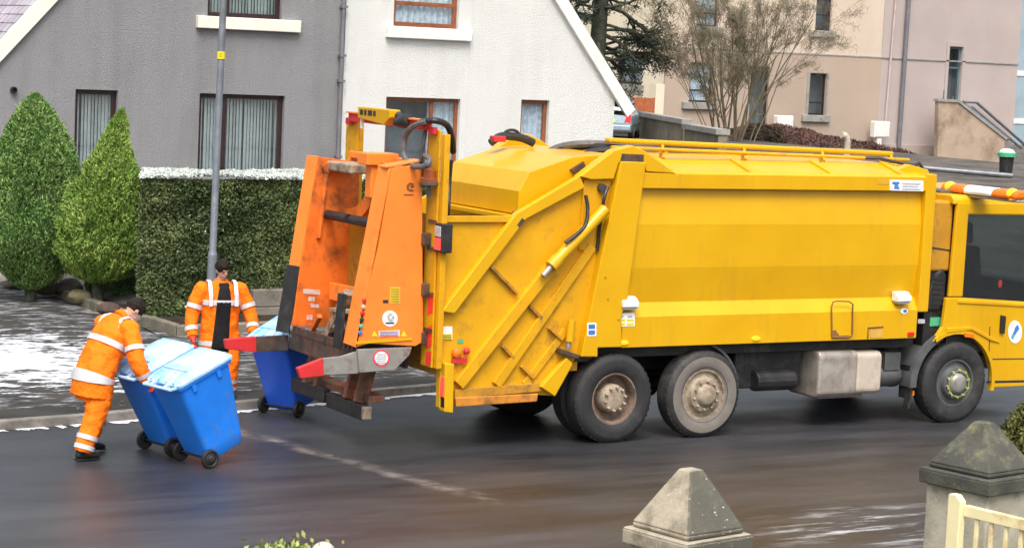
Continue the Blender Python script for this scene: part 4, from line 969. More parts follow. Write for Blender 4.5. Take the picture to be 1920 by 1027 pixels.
# bent upper beam
bm_ = P2([(1088, 329), (968, 400), (828, 584), (853, 588), (987, 411), (1097, 352)], YN); b = MB(); b.py(bm_, -1.25, -1.168); part(b, 'flank_beam', M_YEL, bevel=.012)
strip('rim_rail', (838, 411), (962, 411), .07, -1.21, -1.168)
strip('flank_beam', (1038, 498), (862, 722), .13, -1.245, -1.168)
strip('flank_beam', (1112, 462), (932, 722), .11, -1.22, -1.168)
strip('flank_beam', (1062, 620), (985, 722), .09, -1.20, -1.168)
for a, b2 in (((921, 499), (972, 551)), ((995, 574), (1017, 597)), ((943, 648), (965, 671)), ((1031, 614), (1056, 637)), ((979, 686), (1002, 709))): strip('cross_rib', a, b2, .035, -1.225, -1.168, M_YELD, .003)
strip('flank_slot', (972, 424), (982, 411), .045, -1.2535, -1.2505, M_DARKST, 0)
strip('bottom_rail', (853, 739), (1020, 725), .10, -1.215, -1.166, M_YELD)
b = MB(); b.py(P2([(855, 746), (1011, 738), (1008, 753), (857, 763)], YN), -1.235, -1.12); part(b, 'underrun_bar', mat('faded orange paint', (.62, .24, .03), .5, 0, .12, 4, ((.2, .1, .03), .4, 6)), bevel=.01)
b = MB(); b.py(P2([(1013, 725), (1040, 743), (1074, 682), (1062, 670)], YN), -1.262, -1.175); part(b, 'tailgate_toe', M_YEL, bevel=.012)
b = MB(); b.py(P2([(1048, 652), (1085, 665), (1083, 672), (1048, 662)], YN), -1.28, -1.175); part(b, 'lower_latch', M_DARKST, bevel=.006)
# latch cylinder by the joint, hydraulic ram with its hose
def ram(a, b2, r, y, m, name): (ax, az), (bx, bz) = ny(*a, y), ny(*b2, y); t = MB(); t.tube([(ax, y, az), (bx, y, bz)], r, 14); return part(t, name, m, smooth=True)
ram((1072, 600), (1068, 640), .045, -1.27, M_YEL, 'latch_cylinder'); ram((1067, 640), (1065, 655), .025, -1.27, M_STEEL, 'latch_rod')
ram((1135, 392), (1042, 490), .068, -1.30, M_YEL, 'hydraulic_ram'); ram((1046, 486), (1033, 500), .082, -1.30, M_YELW, 'ram_collar'); ram((1036, 497), (1018, 517), .036, -1.30, M_STEEL, 'ram_rod')
def hosep(pts, r, name='hose', m=M_HOSE):
    ps = [Vector((ny(a, c, y)[0], y, ny(a, c, y)[1])) for a, c, y in pts]; out = []
    for i in range(len(ps)-1):
        p0, p1, p2, p3 = ps[max(i-1, 0)], ps[i], ps[i+1], ps[min(i+2, len(ps)-1)]
        for k in range(6):
            t = k/6; out.append(.5*((2*p1)+(p2-p0)*t+(2*p0-5*p1+4*p2-p3)*t*t+(3*p1-p0-3*p2+p3)*t**3))
    out.append(ps[-1]); return part(MB().tube(out, r, 8), name, m, smooth=True)
hosep([(1098, 366, -1.27), (1102, 390, -1.3), (1098, 420, -1.34), (1080, 440, -1.36), (1060, 455, -1.36)], .022)
hosep([(1140, 350, -1.24), (1132, 375, -1.28), (1124, 430, -1.2), (1120, 470, -1.2)], .02)
hosep([(1010, 296, .3), (1050, 276, .1), (1100, 270, -.2), (1160, 272, -.3)], .045, m=M_HOSEG)
hosep([(1010, 292, .1), (1070, 280, .0), (1120, 274, -.3), (1165, 278, -.5)], .035)
hosep([(1085, 300, -.5), (1110, 284, -.5), (1165, 281, -.6)], .04)
hosep([(920, 268, .5), (940, 256, .5), (975, 258, .5), (1000, 268, .5)], .05); hosep([(935, 262, .5), (950, 246, .5), (968, 246, .5), (980, 262, .5)], .018)
b = MB(); x, z = ny(935, 258, .5); b.box(x-.10, x+.06, .42, .55, z-.05, z+.02); part(b, 'red_cap', M_RED, bevel=.01)
# hopper lid: faceted cover across the tailgate
lidp = [(-1.22, 2.64), (-1.215, 2.90), (-1.09, 3.12), (-.52, 3.30), (.02, 3.34), (.02, 2.9), (-.3, 2.64)]
b = MB(); b.py(lidp, -1.0, .80); part(b, 'hopper_lid', M_YEL, bevel=.008)
b = MB(); b.bar((-1.26, -1.04, 2.605), (-1.26, .84, 2.605), .16, .05); b.bar((-1.2, -1.03, 2.60), (-.6, -1.03, 2.70), .06, .06); part(b, 'lid_flange', M_YEL, bevel=.006)
b = MB(); b.py(P2([(1070, 318), (1095, 303), (1098, 312), (1078, 326)], -1.03), -1.03, -1.003); part(b, 'lid_slot', M_DARKST)
b = MB(); b.box(-1.30, -1.12, -1.08, -1.01, 2.62, 2.68); part(b, 'lid_hinge', M_DARKST, bevel=.006)
# rear posts with their red cross bar
for s_, nm in ((1, 'near'), (-1, 'far')):
    b = MB(); b.py([(-2.31, .95), (-2.24, .95), (-2.255, 3.53), (-2.325, 3.53)], s_*-1.25, s_*-1.17); b.py([(-2.33, .95), (-2.30, .95), (-2.315, 3.57), (-2.345, 3.57)], s_*-1.16, s_*-.90)
    b.py([(-2.3, .95), (-2.24, .95), (-2.255, 3.55), (-2.315, 3.55)], s_*-.98, s_*-.90)
    part(b, 'lift_post', M_YELW, bevel=.008)
    for z in (1.35, 1.75, 2.25, 2.55):
        b = MB(); b.box(-2.36, -2.335, s_*-1.16 if s_ > 0 else 1.0, s_*-1.0 if s_ > 0 else 1.16, z, z+.035); part(b, 'post_stop', M_DARKST)
b = MB(); b.box(-2.42, -2.35, -.96, 1.0, 3.56, 3.66); part(b, 'cross_bar', M_RED, bevel=.01)
b = MB(); b.box(-2.44, -2.33, -1.0, 1.03, 3.655, 3.675); part(b, 'cross_bar_cap', M_ORA, bevel=.004)
for y in (-1.05, 1.05): b = MB(); b.box(-2.40, -2.348, y-.07, y+.07, 3.52, 3.60); part(b, 'bar_end', M_RED, bevel=.01)
b = MB(); b.box(-2.44, -2.36, -.55, .90, 3.14, 3.22); part(b, 'lower_cross_bar', M_ORA, bevel=.012)
b = MB(); b.box(-2.75, -2.40, .20, .85, 2.99, 3.10); part(b, 'counterweight', M_BEIGE, bevel=.02)
b = MB(); b.box(-2.78, -2.38, -.28, -.02, 3.12, 3.26); b.box(-2.70, -2.45, -.24, -.08, 2.75, 3.12); part(b, 'lift_head', M_ORA, bevel=.015)
b = MB(); b.px([(-.30, 3.10), (-.85, 3.06), (-.85, 3.12), (-.30, 3.17)], -2.62, -2.48); part(b, 'lift_head', M_ORAW, bevel=.01)
b = MB(); b.box(-2.62, -2.5, -.95, -.5, 3.02, 3.08); part(b, 'rubber_pad', M_RUB, bevel=.01)
# lifter side shields
shn = P2([(732, 316), (789, 306), (791, 640), (776, 648), (690, 643), (664, 650), (672, 600), (706, 470)], -1.0)
b = MB(); b.py(shn, -1.03, -.99); part(b, 'lifter_shield', M_ORA, bevel=.006)
def flange(poly, y0, y1, m, name):
    t = MB(); t.prism([(poly[0][0], y0, poly[0][1]), (poly[1][0], y0, poly[1][1]), (poly[1][0]+.03, y0, poly[1][1]), (poly[0][0]+.03, y0, poly[0][1])], (0, y1-y0, 0)); part(t, name, m, bevel=.004)
pa, pb2 = ny(729, 316, -1.0), ny(664, 650, -1.0)
t = MB(); t.prism([(pa[0]-.01, -1.03, pa[1]), (pb2[0]-.005, -1.03, pb2[1]), (pb2[0]-.04, -.80, pb2[1]+.02), (pa[0]-.05, -.84, pa[1]+.02)], (.028, 0, 0)); part(t, 'shield_flange', M_ORA, bevel=.004)
t = MB(); t.prism([(pa[0]-.05, -1.03, pa[1]+.005), (ny(789, 306, -1.0)[0], -1.03, ny(789, 306, -1)[1]+.02), (ny(789, 306, -1.0)[0], -.82, ny(789, 306, -1)[1]+.02), (pa[0]-.05, -.82, pa[1]+.005)], (0, 0, .02)); part(t, 'shield_top', M_ORA, bevel=.004)
t = MB(); t.prism([(pb2[0]-.035, -.79, pb2[1]+.55), (pb2[0]-.06, -.66, pb2[1]+.55), (pb2[0]-.10, -.66, pb2[1]-.05), (pb2[0]-.075, -.79, pb2[1]-.05)], (.03, 0, 0)); part(t, 'rubber_edge', M_RUB, bevel=.004)
b = MB(); b.py(P2([(668, 654), (770, 650), (766, 664), (738, 692), (672, 698)], -1.0), -1.035, -.985); part(b, 'shield_skirt', M_STEEL, bevel=.006)
shf = P2([(598, 294), (651, 301), (664, 291), (676, 299), (660, 618), (625, 612), (548, 612), (562, 510)], .85)
b = MB(); b.py(shf, .85, .89); part(b, 'lifter_shield', M_ORAW, bevel=.006)
pa, pb2 = ny(596, 293, .85), ny(562, 500, .85); pc = ny(540, 625, .85)
t = MB(); t.prism([(pa[0]-.005, .87, pa[1]), (pb2[0], .87, pb2[1]), (pb2[0]-.05, 1.05, pb2[1]), (pa[0]-.05, 1.05, pa[1])], (.03, 0, 0)); part(t, 'shield_flange', M_ORA, bevel=.004)
t = MB(); t.prism([(pb2[0], .87, pb2[1]), (pc[0], .87, pc[1]), (pc[0]-.06, 1.08, pc[1]), (pb2[0]-.06, 1.08, pb2[1])], (.03, 0, 0)); part(t, 'rubber_edge', M_RUB, bevel=.004)
b = MB(); b.py(P2([(548, 614), (655, 622), (655, 640), (545, 632)], .85), .845, .885); part(b, 'shield_skirt', M_STEEL, bevel=.006)
p0 = nxp(612, 322, -2.78); b = MB(); b.tube([(-2.75, .83, 3.02), (-2.82, .83, 2.2)], .03, 8); b.lathe((-2.75, .845, 3.02), (0, -1, 0), [(0, .06), (.05, .06), (.05, 0)], 14); part(b, 'stay_rod', M_ORAW, smooth=True)
# rubber stop rollers and the curved chute arm
for ya, yb in ((.82, .26), (.16, -.40)): part(MB().tube([(-2.72, ya, 2.475), (-2.72, yb, 2.475)], .055, 14), 'stop_roller', M_RUB, smooth=True)
arc = [(-2.55, -.16+.0*i, 3.02) for i in range(1)]; arc = [(-2.58, -.16+.80*(1-math.cos(a)), 2.48+.62*(1-math.sin(a))) for a in np.linspace(0, PI/2*.98, 14)]
b = MB()
for i in range(len(arc)-1): b.bar(arc[i], Vector(arc[i+1])+(Vector(arc[i+1])-Vector(arc[i]))*.04, .16, .05, (1, 0, 0))
part(b, 'curved_arm', M_ORAW)
# inner lift mechanism
def pbar(name, a, b2, x, w, h, m, up=(1, 0, 0)):
    (ya, za), (yb, zb) = nxp(*a, x), nxp(*b2, x); part(MB().bar((x, ya, za), (x, yb, zb), w, h, up), name, m, bevel=.008)
pbar('lift_arm', (655, 548), (612, 640), -2.75, .10, .12, M_BEIGE); pbar('lift_arm', (678, 560), (655, 650), -2.72, .10, .12, M_BEIGE)
pbar('lift_plate', (635, 580), (690, 586), -2.70, .05, .26, M_BEIGE); pbar('lift_plate', (625, 610), (680, 618), -2.74, .05, .12, M_BEIGE)
pbar('lift_link', (600, 592), (572, 640), -2.85, .06, .06, M_ORAW); pbar('lift_link', (620, 545), (675, 556), -2.66, .20, .05, M_ORA)
pbar('lift_link', (640, 596), (660, 640), -2.80, .05, .05, M_DARKST); pbar('lift_link', (615, 625), (665, 600), -2.78, .05, .05, M_DARKST)
b = MB(); b.box(-2.47, -2.43, -.80, .82, .90, 1.52); part(b, 'back_plate', M_CHAS); b = MB(); b.box(-2.42, -2.39, -.84, .86, 1.53, 2.42); part(b, 'back_plate', M_YELD)
# comb bar with guide arms at both ends
b = MB(); b.px([(.92, .90), (.92, 1.12), (-.86, 1.10), (-.86, .88)], -3.12, -3.02); part(b, 'comb_bar', M_DARKST, bevel=.01)
b = MB(); b.box(-3.125, -3.10, -.83, .81, 1.095, 1.125)
for k in range(16): y = .80-k*.105; b.px([(y, 1.10), (y-.05, 1.10), (y-.05, 1.18), (y, 1.18)], -3.13, -3.08)
part(b, 'comb_teeth', M_DARKST)
b = MB(); b.bar((-3.07, .85, 1.13), (-3.07, -.8, 1.115), .03, .03); part(b, 'comb_edge', M_ORAW)
def guide(y, pts, red, m):
    b = MB(); b.py(P2(pts, y), y, y+.04); part(b, 'guide_arm', m, bevel=.005)
    b = MB(); b.py(P2(red, y), y-.012, y+.052); part(b, 'guide_tip', M_RED, bevel=.008)
guide(.95, [(478, 631), (541, 628), (541, 657), (478, 660)], [(421, 636), (480, 630.5), (480, 660.5), (424, 654)], M_DARKST)
guide(-1.0, [(604, 672), (640, 668), (672, 658), (672, 700), (606, 703)], [(557, 690), (606, 671), (607, 704), (563, 709)], M_STEEL)
# rubber bumper bars below
b = MB(); b.box(-2.98, -2.88, .22, 1.12, .36, .53); part(b, 'bumper_block', M_RUB, bevel=.015)
b = MB(); b.box(-2.98, -2.88, -.78, .14, .33, .50); part(b, 'bumper_block', M_RUB, bevel=.015)
b = MB(); b.box(-2.985, -2.875, -.84, -.782, .345, .485); part(b, 'bumper_end', mat('dirty wood block', (.20, .16, .115), .8, 0, .3, 12), bevel=.01)
for y in (.75, .45, -.35, -.62):
    b = MB(); b.bar((-2.92, y, .50), (-2.80, y, .98), .07, .16); part(b, 'bumper_bracket', M_RUST, bevel=.008)
b = MB(); b.box(-2.9, -2.7, -.80, .9, .52, .60); part(b, 'bumper_shelf', M_RUST, bevel=.008)
# lamps, beacon, work light and hoses on the frame
b = MB(); b.box(-2.36, -2.22, -1.33, -1.17, 2.24, 2.56); tl = part(b, 'tail_lamp', M_RUB, bevel=.012)
b = MB(); b.box(-2.372, -2.358, -1.315, -1.185, 2.27, 2.40); part(b, 'brake_lens', M_REDLIT, tl, bevel=.004)
b = MB(); b.box(-2.372, -2.358, -1.315, -1.185, 2.415, 2.53); part(b, 'clear_lens', M_STICKG, tl, bevel=.004)
b = MB(); b.py(P2([(852, 682), (835, 681), (833, 772), (850, 774)], -1.29), -1.29, -1.13); b.py(P2([(835, 681), (826, 679), (824, 765), (833, 768)], -1.2), -1.2, -1.1); ml = part(b, 'lamp_guard', M_YEL, bevel=.01)
x, z = ny(834, 725, -1.22); b = MB(); b.box(x-.035, x-.008, -1.285, -1.18, .52, .98); part(b, 'lens_housing', M_RUB, ml, bevel=.006)
b = MB(); b.box(x-.047, x-.034, -1.275, -1.19, .64, .86); part(b, 'brake_lens', M_REDLIT, ml, bevel=.004)
x, z = ny(858, 662, -1.22); b = MB(); b.lathe((x, -1.17, z), (0, -1, 0), [(0, .055), (.06, .055), (.08, .03), (.08, 0)], 14); part(b, 'side_lamp', M_AMB, smooth=True); b = MB(); b.box(x-.05, x+.12, -1.23, -1.172, z-.11, z-.055); b.sphere((x+.12, -1.21, z+.02), .04, 10, 6); part(b, 'side_lamp_bracket', M_RED)
x, z = ny(808, 332, -1.1); b = MB(); b.lathe((x-.02, -1.1, z-.06), (0, 0, 1), [(0, .095), (.04, .095), (.045, .07), (.14, .062), (.165, 0)], 18); bc = part(b, 'beacon', mat('dull amber beacon', (.32, .08, .03), .35), smooth=True)
b = MB(); b.lathe((x-.02, -1.1, z-.085), (0, 0, 1), [(0, .02), (.0, .105), (.03, .105), (.03, .02)], 18); b.box(x-.04, x+.0, -1.115, -1.085, z-.22, z-.08); part(b, 'beacon_mount', M_MUDG, bc, smooth=True)
b = MB(); ya, za = nxp(681, 205, -2.45); yb, zb = nxp(741, 207, -2.45); b.px([(ya, za-.10), (ya, za+.03), (yb, za+.03), (yb, za-.06), (yb+.14, za-.15)], -2.52, -2.38); wl = part(b, 'work_light', M_YEL, bevel=.01)
b = MB()
for k, (s0, s1) in enumerate(((.10, .22), (.27, .36), (.42, .58), (.63, .72))):
    yq = lambda s_: ya+(yb-ya)*s_*.8+.0
    b.box(-2.5245, -2.5205, yq(s1), yq(s0), za-.06, za+.0)
part(b, 'light_print', M_STICKK, wl)
part(MB().bar((-2.47, ya-.02, za-.04), (-2.47, ya-.02, za-.22), .03, .03), 'light_stay', M_STICK, wl)
yc, zc = nxp(765, 228, -2.4); b = MB(); b.lathe((-2.45, yc, zc), (.4, -.6, .1), [(-.12, .0), (-.12, .04), (-.04, .07), (.06, .09), (.08, .06), (.08, 0)], 16); part(b, 'camera_housing', M_RUB, smooth=True)
b = MB(); b.tube([(-2.45, yc+.14, zc+.06), (-2.45, yc+.02, zc+.01)], .05, 10); part(b, 'camera_neck', M_RUB, smooth=True)
def hosex(pts, r, m=M_HOSE, name='hose'):
    ps = [Vector((x, *nxp(a, c, x))) for a, c, x in pts]; out = []
    for i in range(len(ps)-1):
        p0, p1, p2, p3 = ps[max(i-1, 0)], ps[i], ps[i+1], ps[min(i+2, len(ps)-1)]
        for k in range(6):
            t = k/6; out.append(.5*((2*p1)+(p2-p0)*t+(2*p0-5*p1+4*p2-p3)*t*t+(3*p1-p0-3*p2+p3)*t**3))
    out.append(ps[-1]); return part(MB().tube(out, r, 8), name, m, smooth=True)
hosex([(762, 302, -2.5), (757, 285, -2.5), (760, 255, -2.5), (775, 237, -2.5), (800, 228, -2.45)], .034, M_HOSEG)
hosex([(790, 229, -2.45), (815, 226, -2.4), (838, 235, -2.2), (847, 258, -2.1), (850, 285, -2.0)], .036)
hosex([(762, 302, -2.55), (775, 312, -2.6), (798, 311, -2.6), (806, 300, -2.55), (796, 292, -2.5)], .032, M_HOSEG)
hosex([(790, 306, -2.55), (790, 285, -2.5), (794, 270, -2.45), (798, 245, -2.4)], .022)
hosex([(845, 300, -2.1), (842, 340, -2.1), (840, 385, -2.15), (838, 404, -2.15)], .03)
# reflective chevrons on the rear edge
b = MB()
for z0 in (1.55, 1.18, .98):
    b.add([(-2.3365, -1.155, z0+.02), (-2.3365, -1.03, z0-.03), (-2.3375, -1.03, z0+.20), (-2.3375, -1.155, z0+.25)] if z0 > 1 else [(-2.335, -1.155, z0), (-2.335, -1.03, z0-.02), (-2.335, -1.03, z0+.13), (-2.335, -1.155, z0+.16)], [(0, 3, 2, 1)])
part(b, 'reflective_chevron', M_FLREF, recalc=False)
# hinges between shield and post
for py_ in (320, 448, 542, 633):
    x, z = ny(795, py_, -1.0); b = MB(); b.box(x-.05, x+.06, -1.06, -.98, z-.07, z+.07); part(b, 'shield_hinge', M_DARKST, bevel=.01)

# -- stickers (illegible small print is kept as lines)
def decal(name, pts, y, m, parent=None, th=.003):
    t = MB(); t.py(P2(pts, y), y-th, y); return part(t, name, m, parent)
def qd(x0, y0, x1, y1, sl=0.0): return [(x0, y0), (x1, y0+sl*(x1-x0)), (x1, y1+sl*(x1-x0)), (x0, y1)]
s_ = decal('maker_sticker', qd(1668, 337, 1731, 357, .03), -1.2555, M_STICK)
decal('sticker_print', [(1673, 341), (1686, 341), (1686, 345), (1683, 346), (1687, 355), (1676, 354), (1678, 346), (1673, 345)], -1.259, M_STICKB, s_)
for k, (xa, xb_, yy) in enumerate(((1692, 1726, 343), (1692, 1722, 348), (1692, 1726, 353))): decal('sticker_print', qd(xa, yy, xb_, yy+2.4, .03), -1.259, M_STICKG, s_)
decal('faded_patch', qd(1645, 338, 1666, 345, .03), -1.2555, mat('faded yellow', (.62, .35, .03), .5))
s_ = decal('notice_sticker', qd(1101, 605, 1118, 630, -.02), -1.2855, M_STICK)
for yy in (608, 619): decal('sticker_print', qd(1103.5, yy, 1115.5, yy+8, -.02), -1.289, M_STICKB, s_)
s_ = decal('notice_sticker', qd(1156, 587, 1190, 612, -.03), -1.2505, M_STICK)
for x0 in (1159, 1175):
    decal('sticker_print', qd(x0, 598, x0+13, 602, -.03), -1.254, M_STICKY, s_); decal('sticker_print', qd(x0, 605, x0+13, 609, -.03), -1.254, M_STICKY, s_); decal('sticker_print', qd(x0+2, 591, x0+10, 595, -.03), -1.254, M_STICKG, s_)
s_ = decal('notice_sticker', qd(828, 612, 848, 637, -.03), -1.1735, M_STICK); decal('sticker_print', qd(828.5, 626, 847.5, 636.5, -.03), -1.177, M_STICKY, s_)
for yy in (628, 631, 634): decal('sticker_print', qd(830, yy, 846, yy+1.0, -.03), -1.180, M_STICKK, s_)
decal('green_label', qd(858, 636, 868, 643, -.03), -1.1735, M_STICKGR)
decal('round_label', [(1597+8*math.cos(a), 0) for a in ()] or [(1695+7*math.cos(a), 583+5.5*math.sin(a)) for a in np.linspace(0, 2*PI, 14, False)], -1.2535, M_STICK)
decal('round_label_print', [(1697+3.6*math.cos(a), 583+3*math.sin(a)) for a in np.linspace(0, 2*PI, 10, False)], -1.2565, M_STICKB)
decal('small_label', qd(1721, 598, 1734, 606), -1.2535, M_STICKG)
decal('brass_label', qd(1720, 1000, 1721, 1001), -1.2535, M_STICKG) if False else None
# emblem and notices on the near orange shield
def ring_pts(cx, cy, rx, ry, n=24): return [(cx+rx*math.cos(a), cy+ry*math.sin(a)) for a in np.linspace(0, 2*PI, n, False)]
YSH = -1.0305
s_ = decal('emblem_sticker', ring_pts(731, 597, 14.5, 15), YSH, M_STICK)
decal('emblem_print', [(737, 588), (730, 587), (726, 592), (727, 600), (733, 603), (738, 600), (734, 598), (731, 597), (731, 592)], YSH-.004, M_STICKG, s_); decal('emblem_print', qd(723, 604, 739, 606.5), YSH-.004, M_STICKK, s_)
decal('emblem_print', [(734, 594), (738, 591), (740, 596), (735, 598)], YSH-.0045, M_STICKG, s_)
for px_ in ((775, 344), (768, 345)): pass
decal('emblem_stencil', [(777, 345), (768, 342), (762, 348), (763, 356), (770, 360), (777, 357), (772, 355), (767, 354), (767, 348)], YSH, mat('brown stencil', (.22, .07, .015), .5))
decal('emblem_stencil', [(769, 349), (775, 346), (777, 351), (771, 353)], YSH, MATS['brown stencil']); decal('emblem_stencil', qd(757, 364, 775, 366.5), YSH, MATS['brown stencil'])
s_ = decal('notice_sticker', qd(710, 620, 749, 631, -.03), YSH, mat('pink white sticker', (.80, .72, .74), .5))
for yy in (621.2, 624, 627, 629.5): decal('sticker_print', qd(712, yy, 747, yy+1, -.03), YSH-.004, M_STICKR if yy in (621.2, 629.5) else M_STICKB, s_)
for x0 in (697, 752): decal('warning_triangle', [(x0, 630), (x0+5, 620), (x0+11, 630)], YSH, M_STICKY)
s_ = decal('operating_label', qd(731, 538, 750, 569), YSH, mat('mustard label', (.66, .46, .03), .5))
for k in range(6): decal('sticker_print', qd(733, 541+k*4.6, 748, 542.4+k*4.6), YSH-.004, mat('ochre print', (.45, .28, .02), .5), s_)
decal('key_hole', qd(718, 562, 728, 568), YSH, M_STICKK)
decal('lower_lip', [(668, 640), (772, 633), (773, 637), (667, 645)], YSH, M_YEL, th=.012)
for k in range(6):
    yy = 563+k*12; x, z = ny(682-k*1.4, yy, YSH); b = MB(); b.lathe((x, -1.03, z), (0, -1, 0), [(0, .024), (.018, .024), (.022, .016), (.022, 0)], 12); part(b, 'control_button', (M_RED, mat('cream knob', (.55, .45, .3), .5), M_REDL, M_STICKK, M_STICKGR, M_STICKB)[k], smooth=True)
s_ = decal('round_sign', ring_pts(715, 671, 16, 16), -1.0355, M_STICKR); decal('sign_face', ring_pts(715, 671, 12.5, 12.5), -1.039, M_STICK, s_)
for k in range(5): decal('sign_print', qd(706-(k in (2,))*1, 663+k*4, 724, 664.6+k*4), -1.0425, M_STICKG, s_)
for (a, c, w_, h_) in ((568, 541, 32, 9), (578, 556, 12, 8), (582, 569, 16, 7), (575, 590, 11, 9)):
    s_ = decal('notice_sticker', qd(a, c, a+w_, c+h_, .08), .8485, mat('scuffed sticker', (.62, .50, .46), .6, 0, .1, 30, ((.5, .12, .05), .4, 25)))
# body furniture: hatch with hand loop, lamps, markers
def loop(pts, y, r, m, name): part(MB().tube([(*[ny(a, c, y)[0]], y, ny(a, c, y)[1]) for a, c in pts], r, 6), name, m, smooth=True)
loop([(1560, 632), (1559, 575), (1562, 566), (1570, 564), (1592, 565), (1599, 570), (1598, 628), (1590, 632), (1560, 632)], -1.262, .010, mat('rusty bar', (.22, .10, .03), .7), 'hand_loop')
decal('rust_stain', [(1559, 620), (1566, 618), (1574, 629), (1592, 628), (1592, 634), (1560, 634)], -1.2505, MATS['rusty bar'])
loop([(1627, 634), (1628, 614), (1656, 612)], -1.256, .010, MATS['rusty bar'], 'step_frame'); decal('step_recess', [(1632, 618), (1655, 616), (1654, 632), (1632, 633)], -1.2505, mat('stained yellow', (.62, .36, .08), .6))
for px0, py0 in ((1170, 642), (1418, 634)):
    x, z = ny(px0, py0, -1.26); b = MB(); b.lathe((x, -1.25, z), (0, -1, 0), [(0, .05), (.02, .045), (.028, .02), (.028, 0)], 14); b.v = [(x+(v[0]-x)*1.3, v[1], z+(v[2]-z)*.55) for v in b.v]; part(b, 'side_marker', M_AMBLIT, smooth=True)
x, z = ny(1708, 626, -1.26); b = MB(); b.box(x-.05, x+.05, -1.27, -1.25, z-.025, z+.025); part(b, 'side_marker', M_REDL, bevel=.006)
for (a, c) in ((1180, 566), (1693, 556)):
    x, z = ny(a, c, -1.27); b = MB(); b.px([(-1.18, z-.06), (-1.32, z-.06), (-1.32, z+.0), (-1.24, z+.06), (-1.18, z+.06)], x-.11, x+.11); w = part(b, 'flood_lamp', M_WHITE, bevel=.012); b = MB(); b.box(x-.09, x+.09, -1.30, -1.2, z-.085, z-.062); part(b, 'lamp_glass', M_STICKG, w)
x, z = ny(1576, 468, -1.2); decal('scuff', [(1572, 463), (1579, 462), (1580, 471), (1574, 473)], -1.197, mat('scuff brown', (.45, .24, .04), .7))
for (a, c) in ((1140, 560), (1160, 598), (1135, 520)): x, z = ny(a, c, -1.285); b = MB(); b.lathe((x, -1.284, z), (0, -1, 0), [(0, .014), (.008, .014), (.008, 0)], 10); part(b, 'bolt', M_YELD)
# -- chassis
b = MB(); b.box(-.9, 6.6, -.45, -.35, .72, 1.0); b.box(-.9, 6.6, .35, .45, .72, 1.0)
for x in (-.8, .62, 2.0, 2.9, 4.4): b.box(x, x+.1, -.349, .349, .75, .95)
part(b, 'chassis_frame', M_CHAS)
b = MB(); b.box(-.2, 4.6, -1.08, 1.08, .985, 1.118); part(b, 'subframe', M_CHAS)
for x in (0, 1.24, 5.17): b = MB(); b.tube([(x, -.9, .52), (x, .9, .52)], .09, 10); b.sphere((x, 0, .52), .24, 12, 8); part(b, 'axle', M_CHAS, smooth=True)
b = MB(); b.box(1.95, 2.95, -.95, -.5, .52, .98); b.lathe((2.2, -.98, .62), (1, 0, 0), [(0, .13), (.6, .13)], 14, True); part(b, 'battery_box', M_CHAS, bevel=.02)
b = MB(); b.box(1.9, 4.4, .5, 1.05, .45, .98); b.box(4.3, 4.55, -.9, -.3, .5, 1.0); part(b, 'underbody_gear', M_CHAS, bevel=.02)
b = MB(); b.px([(-.62, .98), (-1.18, .98), (-1.22, .93), (-1.22, .46), (-1.16, .40), (-.62, .40)], 3.02, 3.62); part(b, 'fuel_tank', M_TANK, bevel=.03)
b = MB(); b.px([(-.62, .96), (-1.16, .96), (-1.21, .91), (-1.21, .47), (-1.15, .42), (-.62, .42)], 3.625, 4.02); part(b, 'fuel_tank', mat('muddy pale tank', (.50, .43, .36), .55, 0, .1, 3, ((.28, .22, .17), .4, 5)), bevel=.03)
b = MB(); b.px([(-.7, .36), (-1.0, .36), (-1.0, .395), (-.7, .395)], 3.2, 3.9); part(b, 'tank_strap', M_STEEL)
b = MB(); b.lathe((4.12, -.95, .62), (1, 0, 0), [(0, 0), (0, .12), (.04, .15), (.30, .15), (.34, .12), (.34, 0)], 18); b.box(4.15, 4.40, -1.1, -.8, .7, .92); part(b, 'air_tank', M_MUDG, smooth=True)
b = MB(); b.bar((4.55, -1.05, .33), (4.55, -1.05, .75), .18, .06); part(b, 'mud_flap', M_RUB)
# mudguards
def guard(cx, a0, a1, r, ya, yb, name, m, th=.03, n=16):
    vs = [(cx+rr*math.cos(a), rr*math.sin(a)) for rr in (r, r+th) for a in ()]; t = MB()
    for i in range(n):
        p = [a0+(a1-a0)*i/n, a0+(a1-a0)*(i+1)/n]
        t.py([(cx+r*math.cos(p[0]), .52+r*math.sin(p[0])), (cx+r*math.cos(p[1]), .52+r*math.sin(p[1])), (cx+(r+th)*math.cos(p[1]), .52+(r+th)*math.sin(p[1])), (cx+(r+th)*math.cos(p[0]), .52+(r+th)*math.sin(p[0]))], ya, yb)
    return part(t, name, m)
R_d = math.radians
guard(1.24, R_d(5), R_d(70), .60, -1.16, -.75, 'mudguard', M_MUDG)
guard(5.17, R_d(110), R_d(183), .62, -1.22, -.80, 'mudguard', M_MUDG, .05); guard(5.17, R_d(110), R_d(183), .60, -1.235, -1.19, 'mudguard', M_MUDG, .10)
b = MB(); b.bar((4.53, -1.15, .50), (4.50, -1.15, .22), .10, .03); part(b, 'mud_flap', M_RUB)
x, z = ny(1729, 743, -1.2); b = MB(); b.box(4.545, 4.575, -1.2, -1.13, .38, .44); part(b, 'guard_reflector', M_AMB)
